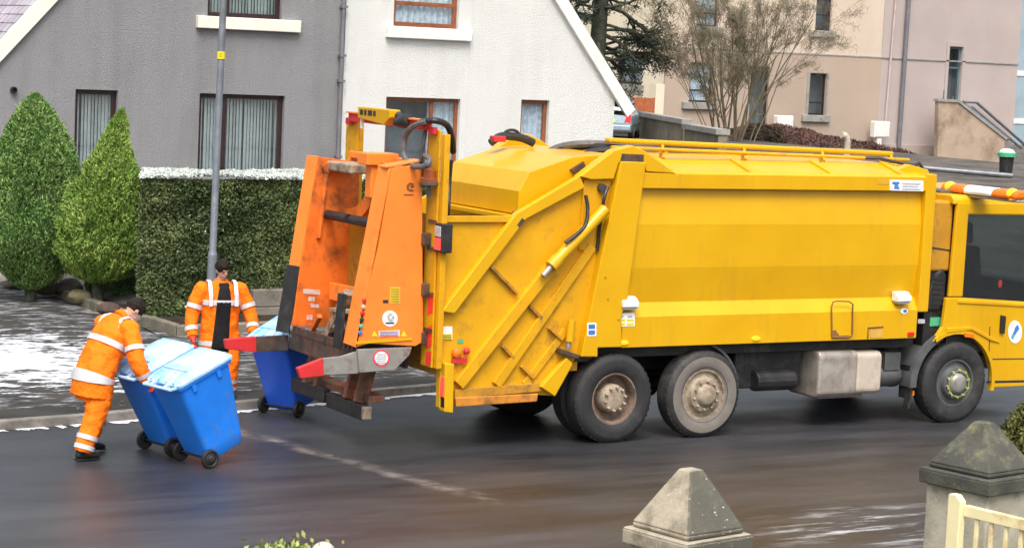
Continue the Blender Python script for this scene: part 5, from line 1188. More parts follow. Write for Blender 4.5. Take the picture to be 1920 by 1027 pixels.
# -- wheels
def wheel(x, s_, kind):
    y0 = s_*-1.27; d = (0, s_, 0)    # profile runs inwards from the outer face
    T = MB(); prof = [(.045, .30), (.012, .33), (.0, .40), (.008, .465), (.035, .505), (.06, .522), (.12, .525), (.22, .525), (.26, .515), (.285, .47), (.285, .30)]
    T.lathe((x, y0, .525), d, prof, 48)
    for k in range(44):    # shoulder tread blocks
        a = 2*PI*k/44
        for t0, t1 in ((.05, .11), (.13, .21)):
            c0 = Vector((x+.524*math.cos(a), 0, .525+.524*math.sin(a))); tn = Vector((-math.sin(a), 0, math.cos(a)))*.022; rn = Vector((math.cos(a), 0, math.sin(a)))*.006
            T.prism([c0-tn-rn*2+Vector((0, y0+s_*t0, 0)), c0+tn-rn*2+Vector((0, y0+s_*t0, 0)), c0+tn+rn*.1+Vector((0, y0+s_*t0, 0)), c0-tn+rn*.1+Vector((0, y0+s_*t0, 0))], (0, s_*(t1-t0), 0))
    w = part(T, 'wheel', M_TYRE, smooth=True)
    part(MB().lathe((x, y0-s_*.0015, .525), d, [(.030, .305), (.012, .335), (.0, .402), (.006, .455)], 48), 'sidewall', M_TYREM if kind == 2 else M_TYRE, w, smooth=True)
    nb = MB(); tg = MB()
    for k in range(10):
        a = 2*PI*k/10+.2; r_ = .135 if kind == 1 else .168; c = Vector((x+r_*math.cos(a), y0+s_*(.03 if kind == 1 else .01), .525+r_*math.sin(a)))
        nb.lathe(c, (0, -s_, 0), [(0, .019), (.045, .017), (.05, .012), (.05, 0)], 6)
        if kind == 3: tg.bar(c+Vector((0, -s_*.052, 0)), c+Vector((.03*math.cos(a+1.2), -s_*.052, .03*math.sin(a+1.2))), .02, .01, (0, 1, 0))
    if kind == 1:     # deep dished twin wheel
        part(MB().lathe((x, y0, .525), d, [(.045, .30), (.03, .305), (.03, .285), (.06, .275), (.16, .255), (.20, .16), (.20, 0)], 40), 'rim', M_HUBD, w, smooth=True)
        part(MB().lathe((x, y0, .525), d, [(.20, .17), (.05, .165), (.02, .145), (.01, .10), (.01, 0)], 28).addmb(nb), 'hub', M_HUB, w, smooth=True, autos=50)
    else:             # convex steering wheel disc
        part(MB().lathe((x, y0, .525), d, [(.045, .30), (.03, .305), (.03, .285), (.07, .27), (.06, .22), (.0, .20), (-.01, .17), (.0, .13)], 40), 'rim', M_HUB if kind == 2 else M_MUDG, w, smooth=True)
        part(MB().lathe((x, y0, .525), d, [(.01, .14), (-.05, .12), (-.07, .09), (-.07, 0)], 24).addmb(nb), 'hub', M_HUB if kind == 2 else M_STEEL, w, smooth=True, autos=50)
    if kind == 3: part(MB().lathe((x, y0, .525), d, [(-.0455, .164), (-.0455, .172)], 30).addmb(tg), 'nut_indicators', mat('lime plastic', (.40, .50, .04), .5), w)
    return w
for x, k in ((.045, 1), (1.305, 2), (5.20, 3)):
    for s_ in (1, -1): wheel(x, s_, k)
b = MB(); b.lathe((.045, -.94, .525), (0, 1, 0), [(0, .30), (0, .48), (.04, .52), (.24, .52), (.28, .48), (.28, .3)], 40); part(b, 'inner_tyre', M_TYRE, smooth=True)
b = MB(); b.lathe((.045, .66, .525), (0, 1, 0), [(0, .30), (0, .48), (.04, .52), (.24, .52), (.28, .48), (.28, .3)], 40); part(b, 'inner_tyre', M_TYRE, smooth=True)

# -- cab
CX0, CX1 = 5.02, 6.95
XR0 = ny(1800, 480, -1.25)[0]
sh = P2([(1808, 390), (1920, 392), (2010, 400), (2040, 590), (2040, 722), (1852, 727), (1850, 690)], -1.25)
for s_ in (1, -1):
    b = MB(); y = s_*-1.25
    # side skin with window opening and wheel arch
    win = P2([(1818, 404), (1990, 408), (2000, 592), (1807, 560)], y if s_ > 0 else -1.25)
    arc_ = [(5.17+.665*math.cos(a), .52+.665*math.sin(a)) for a in np.linspace(R_d(-8), R_d(126), 18)]
    top = 2.86; zb_ = .44; xb0 = ny(1795, 480, -1.25)[0]
    lower = [(arc_[0][0]+.02, zb_)]+[(7.0, zb_), (7.0, 1.50), (ny(1806, 561, -1.25)[0]-.06, 1.62), (4.96, 1.62), (4.93, 1.25)]+arc_[::-1]
    b.py(lower, y, y+s_*.06)
    part(b, 'cab_side', M_YEL, bevel=.012)
    b = MB(); b.py([(5.0, 1.625), (win[3][0]-.012, 1.625), (win[0][0]-.012, win[0][1]+.01), (6.9, win[1][1]+.02), (7.0, 2.83), (5.04, 2.83)], y, y+s_*.06); part(b, 'window_frame', M_YEL, bevel=.02)
    b = MB(); b.py([(win[3][0]-.02, win[3][1]-.08), (win[0][0]-.02, win[0][1]+.03), (6.96, win[1][1]+.03), (6.98, 1.47)], y+s_*.012, y+s_*.05); 
    gl = part(b, 'side_window', M_GLASSD)
    b = MB(); b.py([(win[3][0]-.10, 1.60), (7.0, 1.485), (7.0, 1.435), (win[3][0]-.10, 1.545)], y-s_*.014, y+s_*.02); part(b, 'belt_line', M_YEL, bevel=.012)
b = MB(); b.px([(-1.25, 2.80), (-1.235, 2.87), (-1.18, 2.92), (1.18, 2.92), (1.235, 2.87), (1.25, 2.80)], 4.98, 7.05); part(b, 'cab_roof', M_YEL, bevel=.02)
b = MB(); b.box(4.74, 5.05, -1.17, 1.17, 1.95, 2.84); part(b, 'cab_rear_panel', M_YELD, bevel=.03)
strip('panel_joint', (1746, 464), (1784, 470), .02, -1.1745, -1.1705, M_STICKK, 0)
b = MB(); b.box(5.06, 6.95, -1.18, 1.18, .9, 1.40); b.box(5.06, 5.12, -1.18, 1.18, 1.40, 2.8); b.box(5.12, 6.98, -1.18, 1.18, 2.74, 2.795); part(b, 'cab_interior', M_CHAS)
for y in (-.75, .75):
    b = MB(); b.box(5.75, 6.25, y-.26, y+.26, 1.401, 1.62); b.py([(5.66, 1.5), (5.82, 1.5), (5.70, 2.25), (5.52, 2.25)], y-.25, y+.25); b.py([(5.53, 2.27), (5.68, 2.27), (5.65, 2.55), (5.53, 2.55)], y-.15, y+.15); part(b, 'seat', M_BLKC, bevel=.04)
b = MB(); b.sphere((6.12, -.95, 1.75), .03, 10, 8, (1, .7, 1.8)); part(b, 'red_light_reflection', M_REDLIT, smooth=True)  # glowing red blob imitates a red light reflected in the cab window
b = MB(); b.px([(-1.15, 1.405), (1.15, 1.405), (1.15, 1.75), (-1.15, 1.75)], 6.6, 6.95); part(b, 'dashboard', M_RUB, bevel=.05)
b = MB(); b.box(7.0, 7.1, -1.22, 1.22, .44, 1.42); b.box(7.0, 7.1, -1.22, 1.22, 2.72, 2.85); b.box(7.0, 7.08, -1.22, -1.12, 1.42, 2.72); b.box(7.0, 7.08, 1.12, 1.22, 1.42, 2.72); part(b, 'cab_front', M_YEL)
b = MB(); b.add([(7.04, -1.12, 1.42), (7.04, 1.12, 1.42), (7.04, 1.12, 2.72), (7.04, -1.12, 2.72)], [(0, 1, 2, 3)]); part(b, 'windscreen', M_GLASSD)
b = MB(); b.box(4.70, 5.0, -1.14, 1.14, 1.0, 1.95); part(b, 'engine_bay', M_CHAS)
x, z = ny(1757, 545, -1.16); b = MB(); b.py([(4.72, 1.45), (4.92, 1.45), (5.0, 1.62), (5.0, 1.9), (4.93, 2.0), (4.82, 1.92), (4.73, 1.72)], -1.18, -1.1); part(b, 'air_intake', M_RUB, bevel=.03)
b = MB()
for k in range(6): b.box(4.78, 4.96, -1.186, -1.181, 1.52+k*.065, 1.55+k*.065)
part(b, 'intake_grille', M_CHAS)
b = MB(); b.box(4.80, 5.0, -1.15, -1.142, 1.25, 1.36); part(b, 'step_lamp', M_STICKGR)
guard(5.17, R_d(-10), R_d(122), .635, -1.262, -1.19, 'arch_trim', M_YEL, .05)
b = MB(); b.py([(4.98, 1.17), (5.4, 1.20), (5.75, 1.05), (5.9, 1.02), (5.78, 1.09), (5.4, 1.25), (4.98, 1.235)], -1.268, -1.25); part(b, 'arch_moulding', M_YEL, bevel=.01)
decal('side_repeater', qd(1808, 624, 1826, 631, .15), -1.269, M_AMB, th=.008)
b = MB(); b.py(P2([(1875, 590), (1884, 592), (1881, 625), (1873, 623)], -1.25), -1.285, -1.25); part(b, 'door_handle', M_RUB, bevel=.01)
strip('door_gap', (1856, 612), (1853, 722), .014, -1.2525, -1.2505, M_STICKK, 0); strip('step_gap', (1851, 673), (1930, 672), .014, -1.2525, -1.2505, M_STICKK, 0); strip('step_gap', (1849, 716), (1930, 714), .03, -1.2525, -1.2505, M_STICKK, 0)
s_ = decal('council_emblem', ring_pts(1903, 622, 13, 21.5), -1.2525, M_STICK)
decal('emblem_print', [(1908, 608), (1911, 616), (1904, 626), (1899, 636), (1896, 630), (1901, 622), (1903, 614)], -1.256, M_STICKB, s_); decal('emblem_print', [(1897, 628), (1902, 626), (1900, 634), (1896, 634)], -1.2575, mat('teal print', (.10, .45, .50), .5), s_)
# roof light bar
pa = nd(1776, 352, 26.2); LB = []
xl = 5.35; ya, zz = nxp(1777, 352, xl); yb, zz2 = nxp(1918, 366, xl); zz = (zz+zz2)/2
lb = part(MB().box(xl-.09, xl+.09, yb, ya, zz-.09, zz-.055), 'light_bar', M_STEEL, bevel=.01)
def dome(y0, y1, m, nm):
    t = MB(); n = 14; pr = [(-.13, -.05), (-.125, .02), (-.08, .06), (.08, .06), (.125, .02), (.13, -.05)]; t.prism([(xl+a, y1, zz+c) for a, c in pr], (0, y0-y1, 0)); return part(t, nm, m, lb, bevel=.045)
d1 = dome(ya, ya-(ya-yb)*.30, M_AMB, 'amber_dome'); d2 = dome(yb+(ya-yb)*.32, yb, M_AMB, 'amber_dome'); dome(ya-(ya-yb)*.30-.004, yb+(ya-yb)*.32+.004, M_WHITE, 'centre_panel')
for y in (ya-.12, yb+.12): part(MB().sphere((xl-.06, y, zz+.01), .10, 14, 8, (.75, .9, .75)), 'lit_bulb', M_AMBLIT, lb, smooth=True)
b = MB(); b.box(xl-.3, xl-.02, -.9, .9, 2.921, 2.96); part(b, 'roof_tray', M_ROOFM, bevel=.01)
for y in (-.95, .3): part(MB().box(xl-.05, xl+.05, y-.04, y+.04, 2.92, zz-.09), 'bar_foot', M_RUB, lb)

# ------------------------------------------------------------------ wheelie bins
def make_bin(label, axle, tilt, yaw, mbody, group='blue wheelie bins'):
    t = thing('wheelie_bin', label, 'bin', (0, 0, 0), group)
    n = 5
    def ring(x0, x1, w, z, r=.05):   # rounded rectangle
        pts = []
        for cx, cy, a0 in ((x1-r, w-r, 0), (x0+r, w-r, PI/2), (x0+r, -w+r, PI), (x1-r, -w+r, 1.5*PI)):
            for k in range(n): a = a0+PI/2*k/(n-1); pts.append((cx+r*math.cos(a), cy+r*math.sin(a), z))
        return pts
    def stack(b, rings, cap=True):
        m_ = len(rings[0]); vs = [v for r in rings for v in r]; fs = []
        for i in range(len(rings)-1):
            for k in range(m_): fs.append((i*m_+k, i*m_+(k+1) % m_, (i+1)*m_+(k+1) % m_, (i+1)*m_+k))
        if cap: fs += [tuple(range(m_-1, -1, -1)), tuple(range((len(rings)-1)*m_, len(rings)*m_))]
        b.add(vs, fs)
    b = MB(); stack(b, [ring(.03, .46, .215, -.05), ring(.005, .475, .225, -.03), ring(-.01, .50, .235, .10), ring(-.08, .575, .275, .80), ring(-.085, .58, .28, .86)]); b.build('body', mbody, t, smooth=True, autos=30)
    b = MB(); stack(b, [ring(-.105, .605, .295, .84), ring(-.11, .61, .30, .88)]); b.build('rim', mbody, t, bevel=.006)
    for y in (-.17, .17): MB().box(.50, .60, y-.02, y+.02, .77, .838).build('comb_lug', mbody, t, bevel=.005)
    for y in (-.285, .285):
        for x in (.05, .38): MB().box(x, x+.05, y-.008, y+.008, .76, .838).build('rim_rib', mbody, t, bevel=.003)
    b = MB(); stack(b, [ring(-.105, .635, .305, .882, .06), ring(-.105, .635, .305, .905, .06), ring(-.06, .60, .275, .935, .07), ring(.02, .55, .235, .955, .08), ring(.10, .50, .19, .962, .08)]); ld = b.build('lid', M_LID, t, smooth=True, autos=35)
    for y in (-.2, -.07, .07, .2): MB().bar((-.10, y, .925), (.06, y*.85, .965), .02, .03).build('lid_ridge', M_LID, ld, bevel=.005)
    MB().bar((.10, -.20, .968), (.10, .20, .968), .03, .02).build('lid_ridge', M_LID, ld, bevel=.005); b = MB(); b.bar((.585, -.24, .93), (.585, .24, .93), .03, .03); b.build('lid_lip', M_LID, ld, bevel=.006)
    b = MB(); b.tube([(-.10, -.24, .88), (-.17, -.24, .895), (-.17, .24, .895), (-.10, .24, .88)], .018, 8); b.build('handle', M_LID, t, smooth=True)
    for y in (-.12, .12): MB().box(-.17, -.08, y-.02, y+.02, .875, .915).build('hinge', M_LID, t, bevel=.005)
    MB().tube([(0, -.25, 0), (0, .25, 0)], .014, 8).build('axle', M_BINW, t)
    for s_ in (-1, 1):
        w = MB().lathe((0, s_*.285, 0), (0, -s_, 0), [(0, .03), (.004, .055), (.012, .065), (.0, .078), (.004, .095), (.012, .10), (.045, .10), (.05, .095), (.05, .03)], 28).build('wheel', M_BINW, t, smooth=True)
        MB().lathe((0, s_*.285, 0), (0, -s_, 0), [(.002, .036), (-.008, .03), (-.008, 0)], 14).build('hub', M_CHAS, w, smooth=True)
    t.location = axle; t.rotation_euler = Matrix.Rotation(yaw, 3, 'Z').__matmul__(Matrix.Rotation(-tilt, 3, 'Y')).to_euler()
    return t
def mid(a, b2): A, B = gp(*a), gp(*b2); return ((A[0]+B[0])/2, (A[1]+B[1])/2)
YAW = math.radians(14)
c1 = mid((399, 881), (333, 863)); make_bin('tilted blue wheelie bin nearest the camera, pulled by the bending worker', (c1[0], c1[1], .112), math.radians(23), YAW, M_BIN)
c2 = gp(270, 842); c2 = (c2[0]+.27*math.sin(YAW), c2[1]-.27*math.cos(YAW)); make_bin('tilted blue wheelie bin on the far side of the other tilted bin', (c2[0], c2[1], .112), math.radians(23), YAW, M_BIN)
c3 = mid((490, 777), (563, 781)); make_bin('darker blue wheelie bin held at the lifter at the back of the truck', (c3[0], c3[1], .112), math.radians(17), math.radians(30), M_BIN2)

# ------------------------------------------------------------------ people
def remesh(o, vox, sm=4, disp=0.0, dscale=.12):
    r = o.modifiers.new('remesh', 'REMESH'); r.mode = 'VOXEL'; r.voxel_size = vox; r.use_smooth_shade = True
    s_ = o.modifiers.new('smooth', 'SMOOTH'); s_.iterations = sm; s_.factor = .5
    if disp:
        tx = bpy.data.textures.new('cloth folds', 'CLOUDS'); tx.noise_scale = dscale; tx.noise_depth = 2
        d = o.modifiers.new('folds', 'DISPLACE'); d.texture = tx; d.strength = disp; d.mid_level = .5; d.texture_coords = 'LOCAL'
def lerp_path(pts, rads, t):
    f = t*(len(pts)-1); i = min(len(pts)-2, int(f)); u = f-i
    p = Vector(pts[i]).lerp(Vector(pts[i+1]), u); a = rads[i]; b2 = rads[i+1]
    a = a if isinstance(a, tuple) else (a, a); b2 = b2 if isinstance(b2, tuple) else (b2, b2)
    return p, (a[0]+(b2[0]-a[0])*u, a[1]+(b2[1]-a[1])*u)
def band(pts, rads, t0, t1, side, parent, grow=.010, name='reflective_band'):
    P_, R2 = [], []
    for k in range(5): p, r = lerp_path(pts, rads, t0+(t1-t0)*k/4); P_.append(p); R2.append((r[0]+grow, r[1]+grow))
    b = MB(); b.loft(P_, R2, side, 28); b.f = b.f[:-2]; b.build(name, M_REFL, parent, smooth=True)
def hand(mb, wrist, d, palm_n, curl, s_):   # s_: +1 thumb to the left of the back of the hand
    d = Vector(d).normalized(); n_ = Vector(palm_n); n_ = (n_-d*n_.dot(d)).normalized(); w = d.cross(n_)*s_
    wr = Vector(wrist); mb.loft([wr, wr+d*.045, wr+d*.095], [(.030, .020), (.043, .018), (.040, .014)], w, 12)
    for k, (off, L) in enumerate(((.032, .066), (.011, .075), (-.011, .070), (-.031, .054))):
        p = wr+d*.088+w*off; pts = [p]; a = .25
        for q in range(3): a += curl; pts.append(pts[-1]+(d*math.cos(a)+n_*math.sin(a))*L*(.45, .32, .26)[q])
        mb.tube(pts, [.011, .0105, .0095, .0075], 8)
    p = wr+d*.025+w*.034; mb.tube([p, p+(d*.6+w*.8).normalized()*.035, p+(d*.8+w*.5).normalized()*.03+(d*.6+w*.8).normalized()*.035+n_*.012], [.014, .012, .009], 8)
def head(root, body, c, f, up, hat=True):
    f = Vector(f).normalized(); up = Vector(up); up = (up-f*up.dot(f)).normalized(); l = up.cross(f)
    M = Matrix((f, l, up)).transposed(); q = lambda a, b2, z: Vector(c)+M@Vector((a, b2, z))
    def blob(b, cen, r, sc):
        m0 = len(b.v); b.sphere((0, 0, 0), r, 14, 10, sc)
        for i in range(m0, len(b.v)): b.v[i] = tuple(q(*cen)+M@Vector(b.v[i]))
    blob(body, (0, 0, .02), .1, (.98, .77, 1.08)); blob(body, (.03, 0, -.045), .07, (.85, .80, .95)); blob(body, (.065, 0, -.088), .03, (.8, 1, .7))
    body.tube([q(.092, 0, .015), q(.112, 0, -.02), q(.098, 0, -.03)], [.009, .015, .012], 8)
    for y in (-.078, .078): blob(body, (-.005, y, -.005), .026, (.8, .35, 1.2))
    body.tube([q(.088, -.045, .028), q(.097, 0, .026), q(.088, .045, .028)], .009, 6); body.tube([q(.09, -.024, -.056), q(.098, 0, -.055), q(.09, .024, -.056)], .007, 6)
    e = MB()
    for y in (-.032, .032): blob(e, (.086, y, .008), .011, (.5, 1, .7))
    blob(e, (.0955, 0, -.0555), .018, (.2, 1, .12))
    e.build('eyes', M_STICKK, root, smooth=True)
    h = MB(); blob(h, (-.008, 0, .045), .112, (.98, .84, .95)); 
    h.v = [v for v in h.v]; o = h.build('knitted_hat', M_HAT, root, smooth=True)
    h2 = MB(); ringp = [q(.105*math.cos(a)*.95-.006, .088*math.sin(a), .048-.018*math.cos(a)*-1) for a in np.linspace(0, 2*PI, 20, False)]
    for i in range(20): h2.bar(ringp[i], ringp[(i+1) % 20], .022, .036, up)
    h2.build('hat_brim', M_HAT, root)
def boot(root, heel, toe, ankle):
    heel, toe, ankle = Vector(heel), Vector(toe), Vector(ankle); d = (toe-heel).normalized(); sd = Vector((0, 0, 1)).cross(d)
    b = MB(); b.loft([heel-d*.03, heel+d*.02, heel.lerp(toe, .35), heel.lerp(toe, .7), toe, toe+d*.03], [(.028, .03), (.042, .048), (.044, .052), (.052, .040), (.050, .034), (.02, .018)], sd, 14)
    b.loft([ankle+Vector((0, 0, .06)), ankle, heel.lerp(toe, .15)], [(.055, .06), (.052, .058), (.04, .05)], sd, 12)
    o = b.build('boot', M_BOOT, root); remesh(o, .010, 3)
    b = MB(); b.loft([heel-d*.035-Vector((0, 0, .045)), heel.lerp(toe, .5)-Vector((0, 0, .042)), toe+d*.03-Vector((0, 0, .028))], [(.035, .012), (.05, .012), (.035, .012)], sd, 12); b.build('sole', M_RUB, root)

def person(label, loc, yaw, J, open_front=False):
    t = thing('person', label, 'person', (0, 0, 0), 'workers in orange high visibility clothing')
    S = (0, 1, 0)
    body = MB()
    tp, tr_ = J['torso'], J['torso_r']
    body.loft(tp[:-1]+[J['neck'][0], J['neck'][1]], [(a*.8, b2*.8) for a, b2 in tr_[:-1]]+[(.065, .065), (.058, .06)], S, 16)
    for L in J['legs']: body.loft(L['p'], [r*.72 for r in L['r']], S, 12)
    for A in J['arms']: body.loft(A['p'], [r*.66 for r in A['r']], S, 12); hand(body, A['hand'][0], A['hand'][1], A['hand'][2], A['hand'][3], A['s'])
    head(t, body, J['head'][0], J['head'][1], J['head'][2])
    o = body.build('body', M_SKIN, t); remesh(o, .0085, 2)
    b = MB()
    for L in J['legs']: b.loft(L['p'], L['r'], S, 16)
    b.loft([tp[0]+Vector((0, 0, -.04)), tp[1]], [(.20, .15), (.20, .15)], S, 16)
    tro = b.build('trousers', M_HV, t); remesh(tro, .012, 4, .034, .10)
    for L in J['legs']:
        for t0, t1 in L['bands']: band(L['p'], L['r'], t0, t1, S, tro, .012)
    b = MB(); b.loft(tp, tr_, S, 24)
    for A in J['arms']: b.loft(A['p'], A['r'], S, 16); b.sphere(A['p'][0], A['r'][0]*1.05, 12, 8)
    jk = b.build('jacket', M_HV, t); remesh(jk, .012, 4, .034, .11)
    for t0, t1 in J['tbands']: band(tp, tr_, t0, t1, S, jk, .013)
    for A in J['arms']:
        for t0, t1 in A['bands']: band(A['p'], A['r'], t0, t1, A.get('side', (0, 0, 1)), jk, .010)
    # braces of tape over the shoulders
    for y in J['brace']:
        pts = [Vector(p) for p in y]; b = MB()
        for i in range(len(pts)-1): b.bar(pts[i], pts[i+1], .05, .012, J['brace_up'][i])
        b.build('reflective_band', M_REFL, jk)
    g = MB(); 
    for A in J['arms']:
        hd = A['hand']; g = MB(); hand(g, hd[0], hd[1], hd[2], hd[3], A['s']); g.loft([A['p'][-1], Vector(hd[0])+Vector(hd[1]).normalized()*.02], [.048, .036], (0, 0, 1), 12)
        o = g.build('glove', A['m'], t); remesh(o, .0055, 2)
        d_ = o.modifiers.new('thick', 'DISPLACE'); d_.strength = .004; d_.mid_level = 0
    cl = MB(); cl.loft([tp[-1]+Vector((0, 0, -.02)), J['neck'][0]+(J['neck'][1]-J['neck'][0])*.55], [(.105, .10), (.085, .085)], S, 16); o = cl.build('collar', M_HV, t); remesh(o, .012, 3, .012, .06)
    for F in J['feet']: boot(t, *F)
    if open_front:
        vs, fs = [], []; nr, na = 14, 9
        for i in range(nr+1):
            p, r = lerp_path(tp, tr_, .02+.96*i/nr); wd = (.42-.12*i/nr) if i < nr-1 else .45
            for k in range(na):
                a = -wd+2*wd*k/(na-1)+J.get('open_shift', 0)*(i/nr-.5); vs.append(p+Vector((math.cos(a)*(r[1]+.016), math.sin(a)*(r[0]+.016), 0)))
        for i in range(nr):
            for k in range(na-1): fs.append((i*na+k, i*na+k+1, (i+1)*na+k+1, (i+1)*na+k))
        o = MB().add(vs, fs).build('black_jumper', M_BLKC, t, smooth=True); sdf = o.modifiers.new('thick', 'SOLIDIFY'); sdf.thickness = .03
    t.location = loc; t.rotation_euler = (0, 0, yaw); t.scale = (J.get('size', 1),)*3; return t
V = Vector
# the worker bending to the bins
J1 = dict(
    torso=[V((-.10, 0, .64)), V((-.07, 0, .86)), V((.03, 0, 1.08)), V((.14, 0, 1.28)), V((.20, 0, 1.40)), V((.235, 0, 1.465))],
    torso_r=[(.27, .20), (.255, .195), (.235, .19), (.255, .185), (.205, .14), (.10, .09)],
    neck=[V((.26, 0, 1.45)), V((.335, 0, 1.495))], head=[V((.415, 0, 1.525)), V((.70, -.10, -.75)), V((.75, 0, .65))],
    legs=[dict(p=[V((-.05, -.11, .84)), V((-.08, -.13, .62)), V((-.13, -.15, .46)), V((-.22, -.16, .28)), V((-.29, -.17, .09))], r=[.150, .135, .115, .105, .095], bands=[(.77, .83), (.90, .96)]),
          dict(p=[V((-.03, .11, .84)), V((.04, .13, .64)), V((.09, .15, .50)), V((.07, .17, .32)), V((.03, .18, .16))], r=[.150, .135, .115, .105, .09], bands=[(.40, .46), (.74, .80)])],
    arms=[dict(p=[V((.20, -.235, 1.36)), V((.20, -.33, 1.21)), V((.19, -.40, 1.07)), V((.225, -.445, .95)), V((.275, -.455, .85))], r=[.105, .098, .088, .078, .066], bands=[(.28, .36), (.80, .90)], hand=[V((.28, -.455, .84)), V((.75, .0, -.55)), V((.3, -.2, -1)), .55], s=1, m=M_GLOVE, side=(0, 1, 0)),
          dict(p=[V((.20, .235, 1.36)), V((.29, .29, 1.22)), V((.37, .31, 1.08)), V((.44, .30, .97)), V((.50, .27, .88))], r=[.105, .098, .088, .078, .066], bands=[(.28, .36), (.80, .90)], hand=[V((.51, .265, .868)), V((.85, .05, -.45)), V((.3, .2, -1)), .55], s=-1, m=M_GLOVE, side=(0, 1, 0))],
    tbands=[(.15, .215), (.48, .535)],
    brace=[[(.03, -.165, 1.255), (.08, -.17, 1.36), (.15, -.165, 1.47), (.24, -.16, 1.485), (.31, -.165, 1.42)], [(.03, .165, 1.255), (.08, .17, 1.36), (.15, .165, 1.47), (.24, .16, 1.485), (.31, .165, 1.42)]],
    brace_up=[(-1, 0, .4), (-1, 0, .7), (0, 0, 1), (.5, 0, 1)],
    feet=[(V((-.34, -.17, .065)), V((-.12, -.17, .05)), V((-.31, -.17, .12))), (V((-.02, .19, .10)), V((.19, .19, .055)), V((.01, .18, .17)))])
person('worker in orange high visibility suit bending forward to push two blue bins', (-5.86, -.36, .012), math.radians(14), J1)
# the worker standing on the pavement
J2 = dict(
    torso=[V((0, 0, .62)), V((0, 0, .84)), V((0, 0, 1.08)), V((.0, 0, 1.30)), V((-.01, 0, 1.46)), V((-.02, 0, 1.545))],
    torso_r=[(.275, .19), (.26, .18), (.25, .175), (.265, .175), (.215, .13), (.11, .09)],
    neck=[V((-.02, 0, 1.53)), V((.0, 0, 1.61))], head=[V((.03, 0, 1.70)), V((.9, .35, -.3)), V((.1, 0, 1))],
    legs=[dict(p=[V((.0, -.12, .86)), V((.02, -.13, .66)), V((.03, -.14, .50)), V((.0, -.14, .30)), V((-.03, -.14, .10))], r=[.15, .135, .115, .105, .095], bands=[(.78, .84), (.9, .96)]),
          dict(p=[V((.0, .12, .86)), V((.05, .13, .66)), V((.10, .14, .50)), V((.08, .14, .30)), V((.04, .14, .10))], r=[.15, .135, .115, .105, .095], bands=[(.78, .84), (.9, .96)])],
    arms=[dict(p=[V((-.01, -.25, 1.43)), V((-.01, -.33, 1.26)), V((.01, -.38, 1.10)), V((.07, -.40, .95)), V((.14, -.39, .83))], r=[.108, .10, .09, .08, .068], bands=[(.28, .37), (.76, .86)], hand=[V((.15, -.39, .81)), V((.35, .05, -.9)), V((.2, 1, 0)), .30], s=1, m=M_GLOVE, side=(1, 0, 0)),
          dict(p=[V((-.01, .25, 1.43)), V((.02, .34, 1.27)), V((.06, .39, 1.12)), V((.13, .41, .99)), V((.21, .40, .88))], r=[.108, .10, .09, .08, .068], bands=[(.28, .37), (.76, .86)], hand=[V((.22, .40, .86)), V((.5, -.05, -.8)), V((.2, -1, 0)), .35], s=-1, m=M_GLOVED, side=(1, 0, 0))],
    tbands=[(.08, .14), (.55, .61)],
    brace=[[(.195, -.17, 1.24), (.18, -.17, 1.38), (.09, -.17, 1.535), (-.02, -.17, 1.56), (-.14, -.17, 1.45)], [(.195, .17, 1.24), (.18, .17, 1.38), (.09, .17, 1.535), (-.02, .17, 1.56), (-.14, .17, 1.45)]],
    brace_up=[(1, 0, 0), (1, 0, .6), (0, 0, 1), (-1, 0, .6)],
    feet=[(V((-.08, -.14, .065)), V((.14, -.15, .05)), V((-.04, -.14, .12))), (V((0, .14, .065)), V((.22, .15, .05)), V((.03, .14, .12)))], open_shift=.25, size=.92)
fx, fy = gp(408, 745, .11)
person('worker standing on the pavement with orange jacket open over a black top', (fx, fy, .112), math.radians(-100), J2, True)

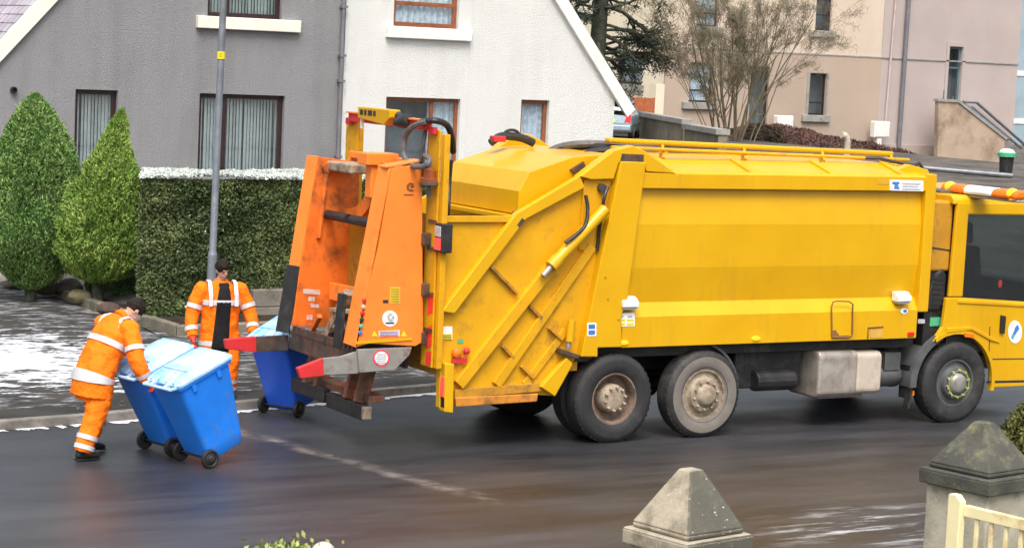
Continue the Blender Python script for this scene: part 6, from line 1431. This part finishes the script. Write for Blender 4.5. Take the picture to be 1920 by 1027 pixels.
# ------------------------------------------------------------------ parked car in the side street
def parked_car():
    c = nd(1137, 262, 75); gz = c.z
    t = thing('parked_car', 'pale blue hatchback seen from behind past the white house', 'car', (c.x, c.y, gz))
    yaw = math.radians(52); f = V((math.cos(yaw), math.sin(yaw), 0)); l = V((-f.y, f.x, 0)); q = lambda a, b2, z: V((c.x, c.y, gz))+f*a+l*b2+V((0, 0, z))
    def lof(name, secs, m, bev=0, parent=None):
        vs, fs = [], []; n = len(secs[0])
        for s_ in secs: vs += [q(*p) for p in s_]
        for i in range(len(secs)-1):
            for k in range(n): fs.append((i*n+k, i*n+(k+1) % n, (i+1)*n+(k+1) % n, (i+1)*n+k))
        fs += [tuple(range(n-1, -1, -1)), tuple(range((len(secs)-1)*n, len(secs)*n))]
        return MB().add(vs, fs).build(name, m, parent or t, bevel=bev)
    sec = lambda a, w, z0, z1, z2: [(a, -w*.96, z0), (a, -w, (z0+z1)/2), (a, -w*.97, z1), (a, -w*.9, z2), (a, w*.9, z2), (a, w*.97, z1), (a, w, (z0+z1)/2), (a, w*.96, z0)]
    lof('body', [sec(0, .78, .32, .55, .60), sec(.06, .84, .28, .80, .92), sec(.5, .86, .25, .85, .95), sec(2.9, .86, .25, .85, .95), sec(3.7, .82, .28, .70, .78), sec(3.85, .74, .34, .55, .6)], M_CARB, .04)
    cab_ = lof('roof', [sec(.14, .76, .93, .95, .97), sec(.42, .66, .93, 1.38, 1.44), sec(1.7, .66, .93, 1.42, 1.47), sec(2.7, .72, .93, .95, .97)], M_CARB, .04)
    MB().add([q(.17, -.62, 1.0), q(.17, .62, 1.0), q(.38, .56, 1.36), q(.38, -.56, 1.36)], [(0, 1, 2, 3)]).prism([q(.15, -.62, 1.0), q(.15, .62, 1.0), q(.36, .56, 1.36), q(.36, -.56, 1.36)], f*.02).build('rear_window', M_GLASSD, t)
    for s_ in (-1, 1):
        MB().prism([q(.5, s_*.79, .98), q(2.4, s_*.79, .98), q(1.75, s_*.70, 1.36), q(.62, s_*.70, 1.36)], l*s_*.01).build('side_window', M_GLASSD, t)
        MB().prism([q(-.005, s_*.58, .62), q(-.005, s_*.80, .62), q(.05, s_*.82, .88), q(.05, s_*.66, .88)], f*.04).build('rear_light', M_REDL, t)
        for a in (.72, 3.1):
            w = MB().lathe(q(a, s_*.88, .29), -l*s_, [(0, .05), (.01, .2), (0, .24), (.02, .29), (.18, .29), (.19, .2)], 24).build('wheel', M_TYRE, t, smooth=True)
            MB().lathe(q(a, s_*.885, .29), -l*s_, [(0, 0), (0, .17), (.02, .2)], 20).build('rim', M_STEEL, w, smooth=True)
    MB().prism([q(-.03, -.26, .60), q(-.03, .26, .60), q(-.01, .26, .72), q(-.01, -.26, .72)], f*.03).build('number_plate', M_STICKY, t)
    MB().prism([q(-.03, -.80, .34), q(-.03, .80, .34), q(-.03, .80, .52), q(-.03, -.80, .52)], f*.12).build('bumper', M_CARB, t, bevel=.03)
parked_car()
bpy.context.view_layer.update()
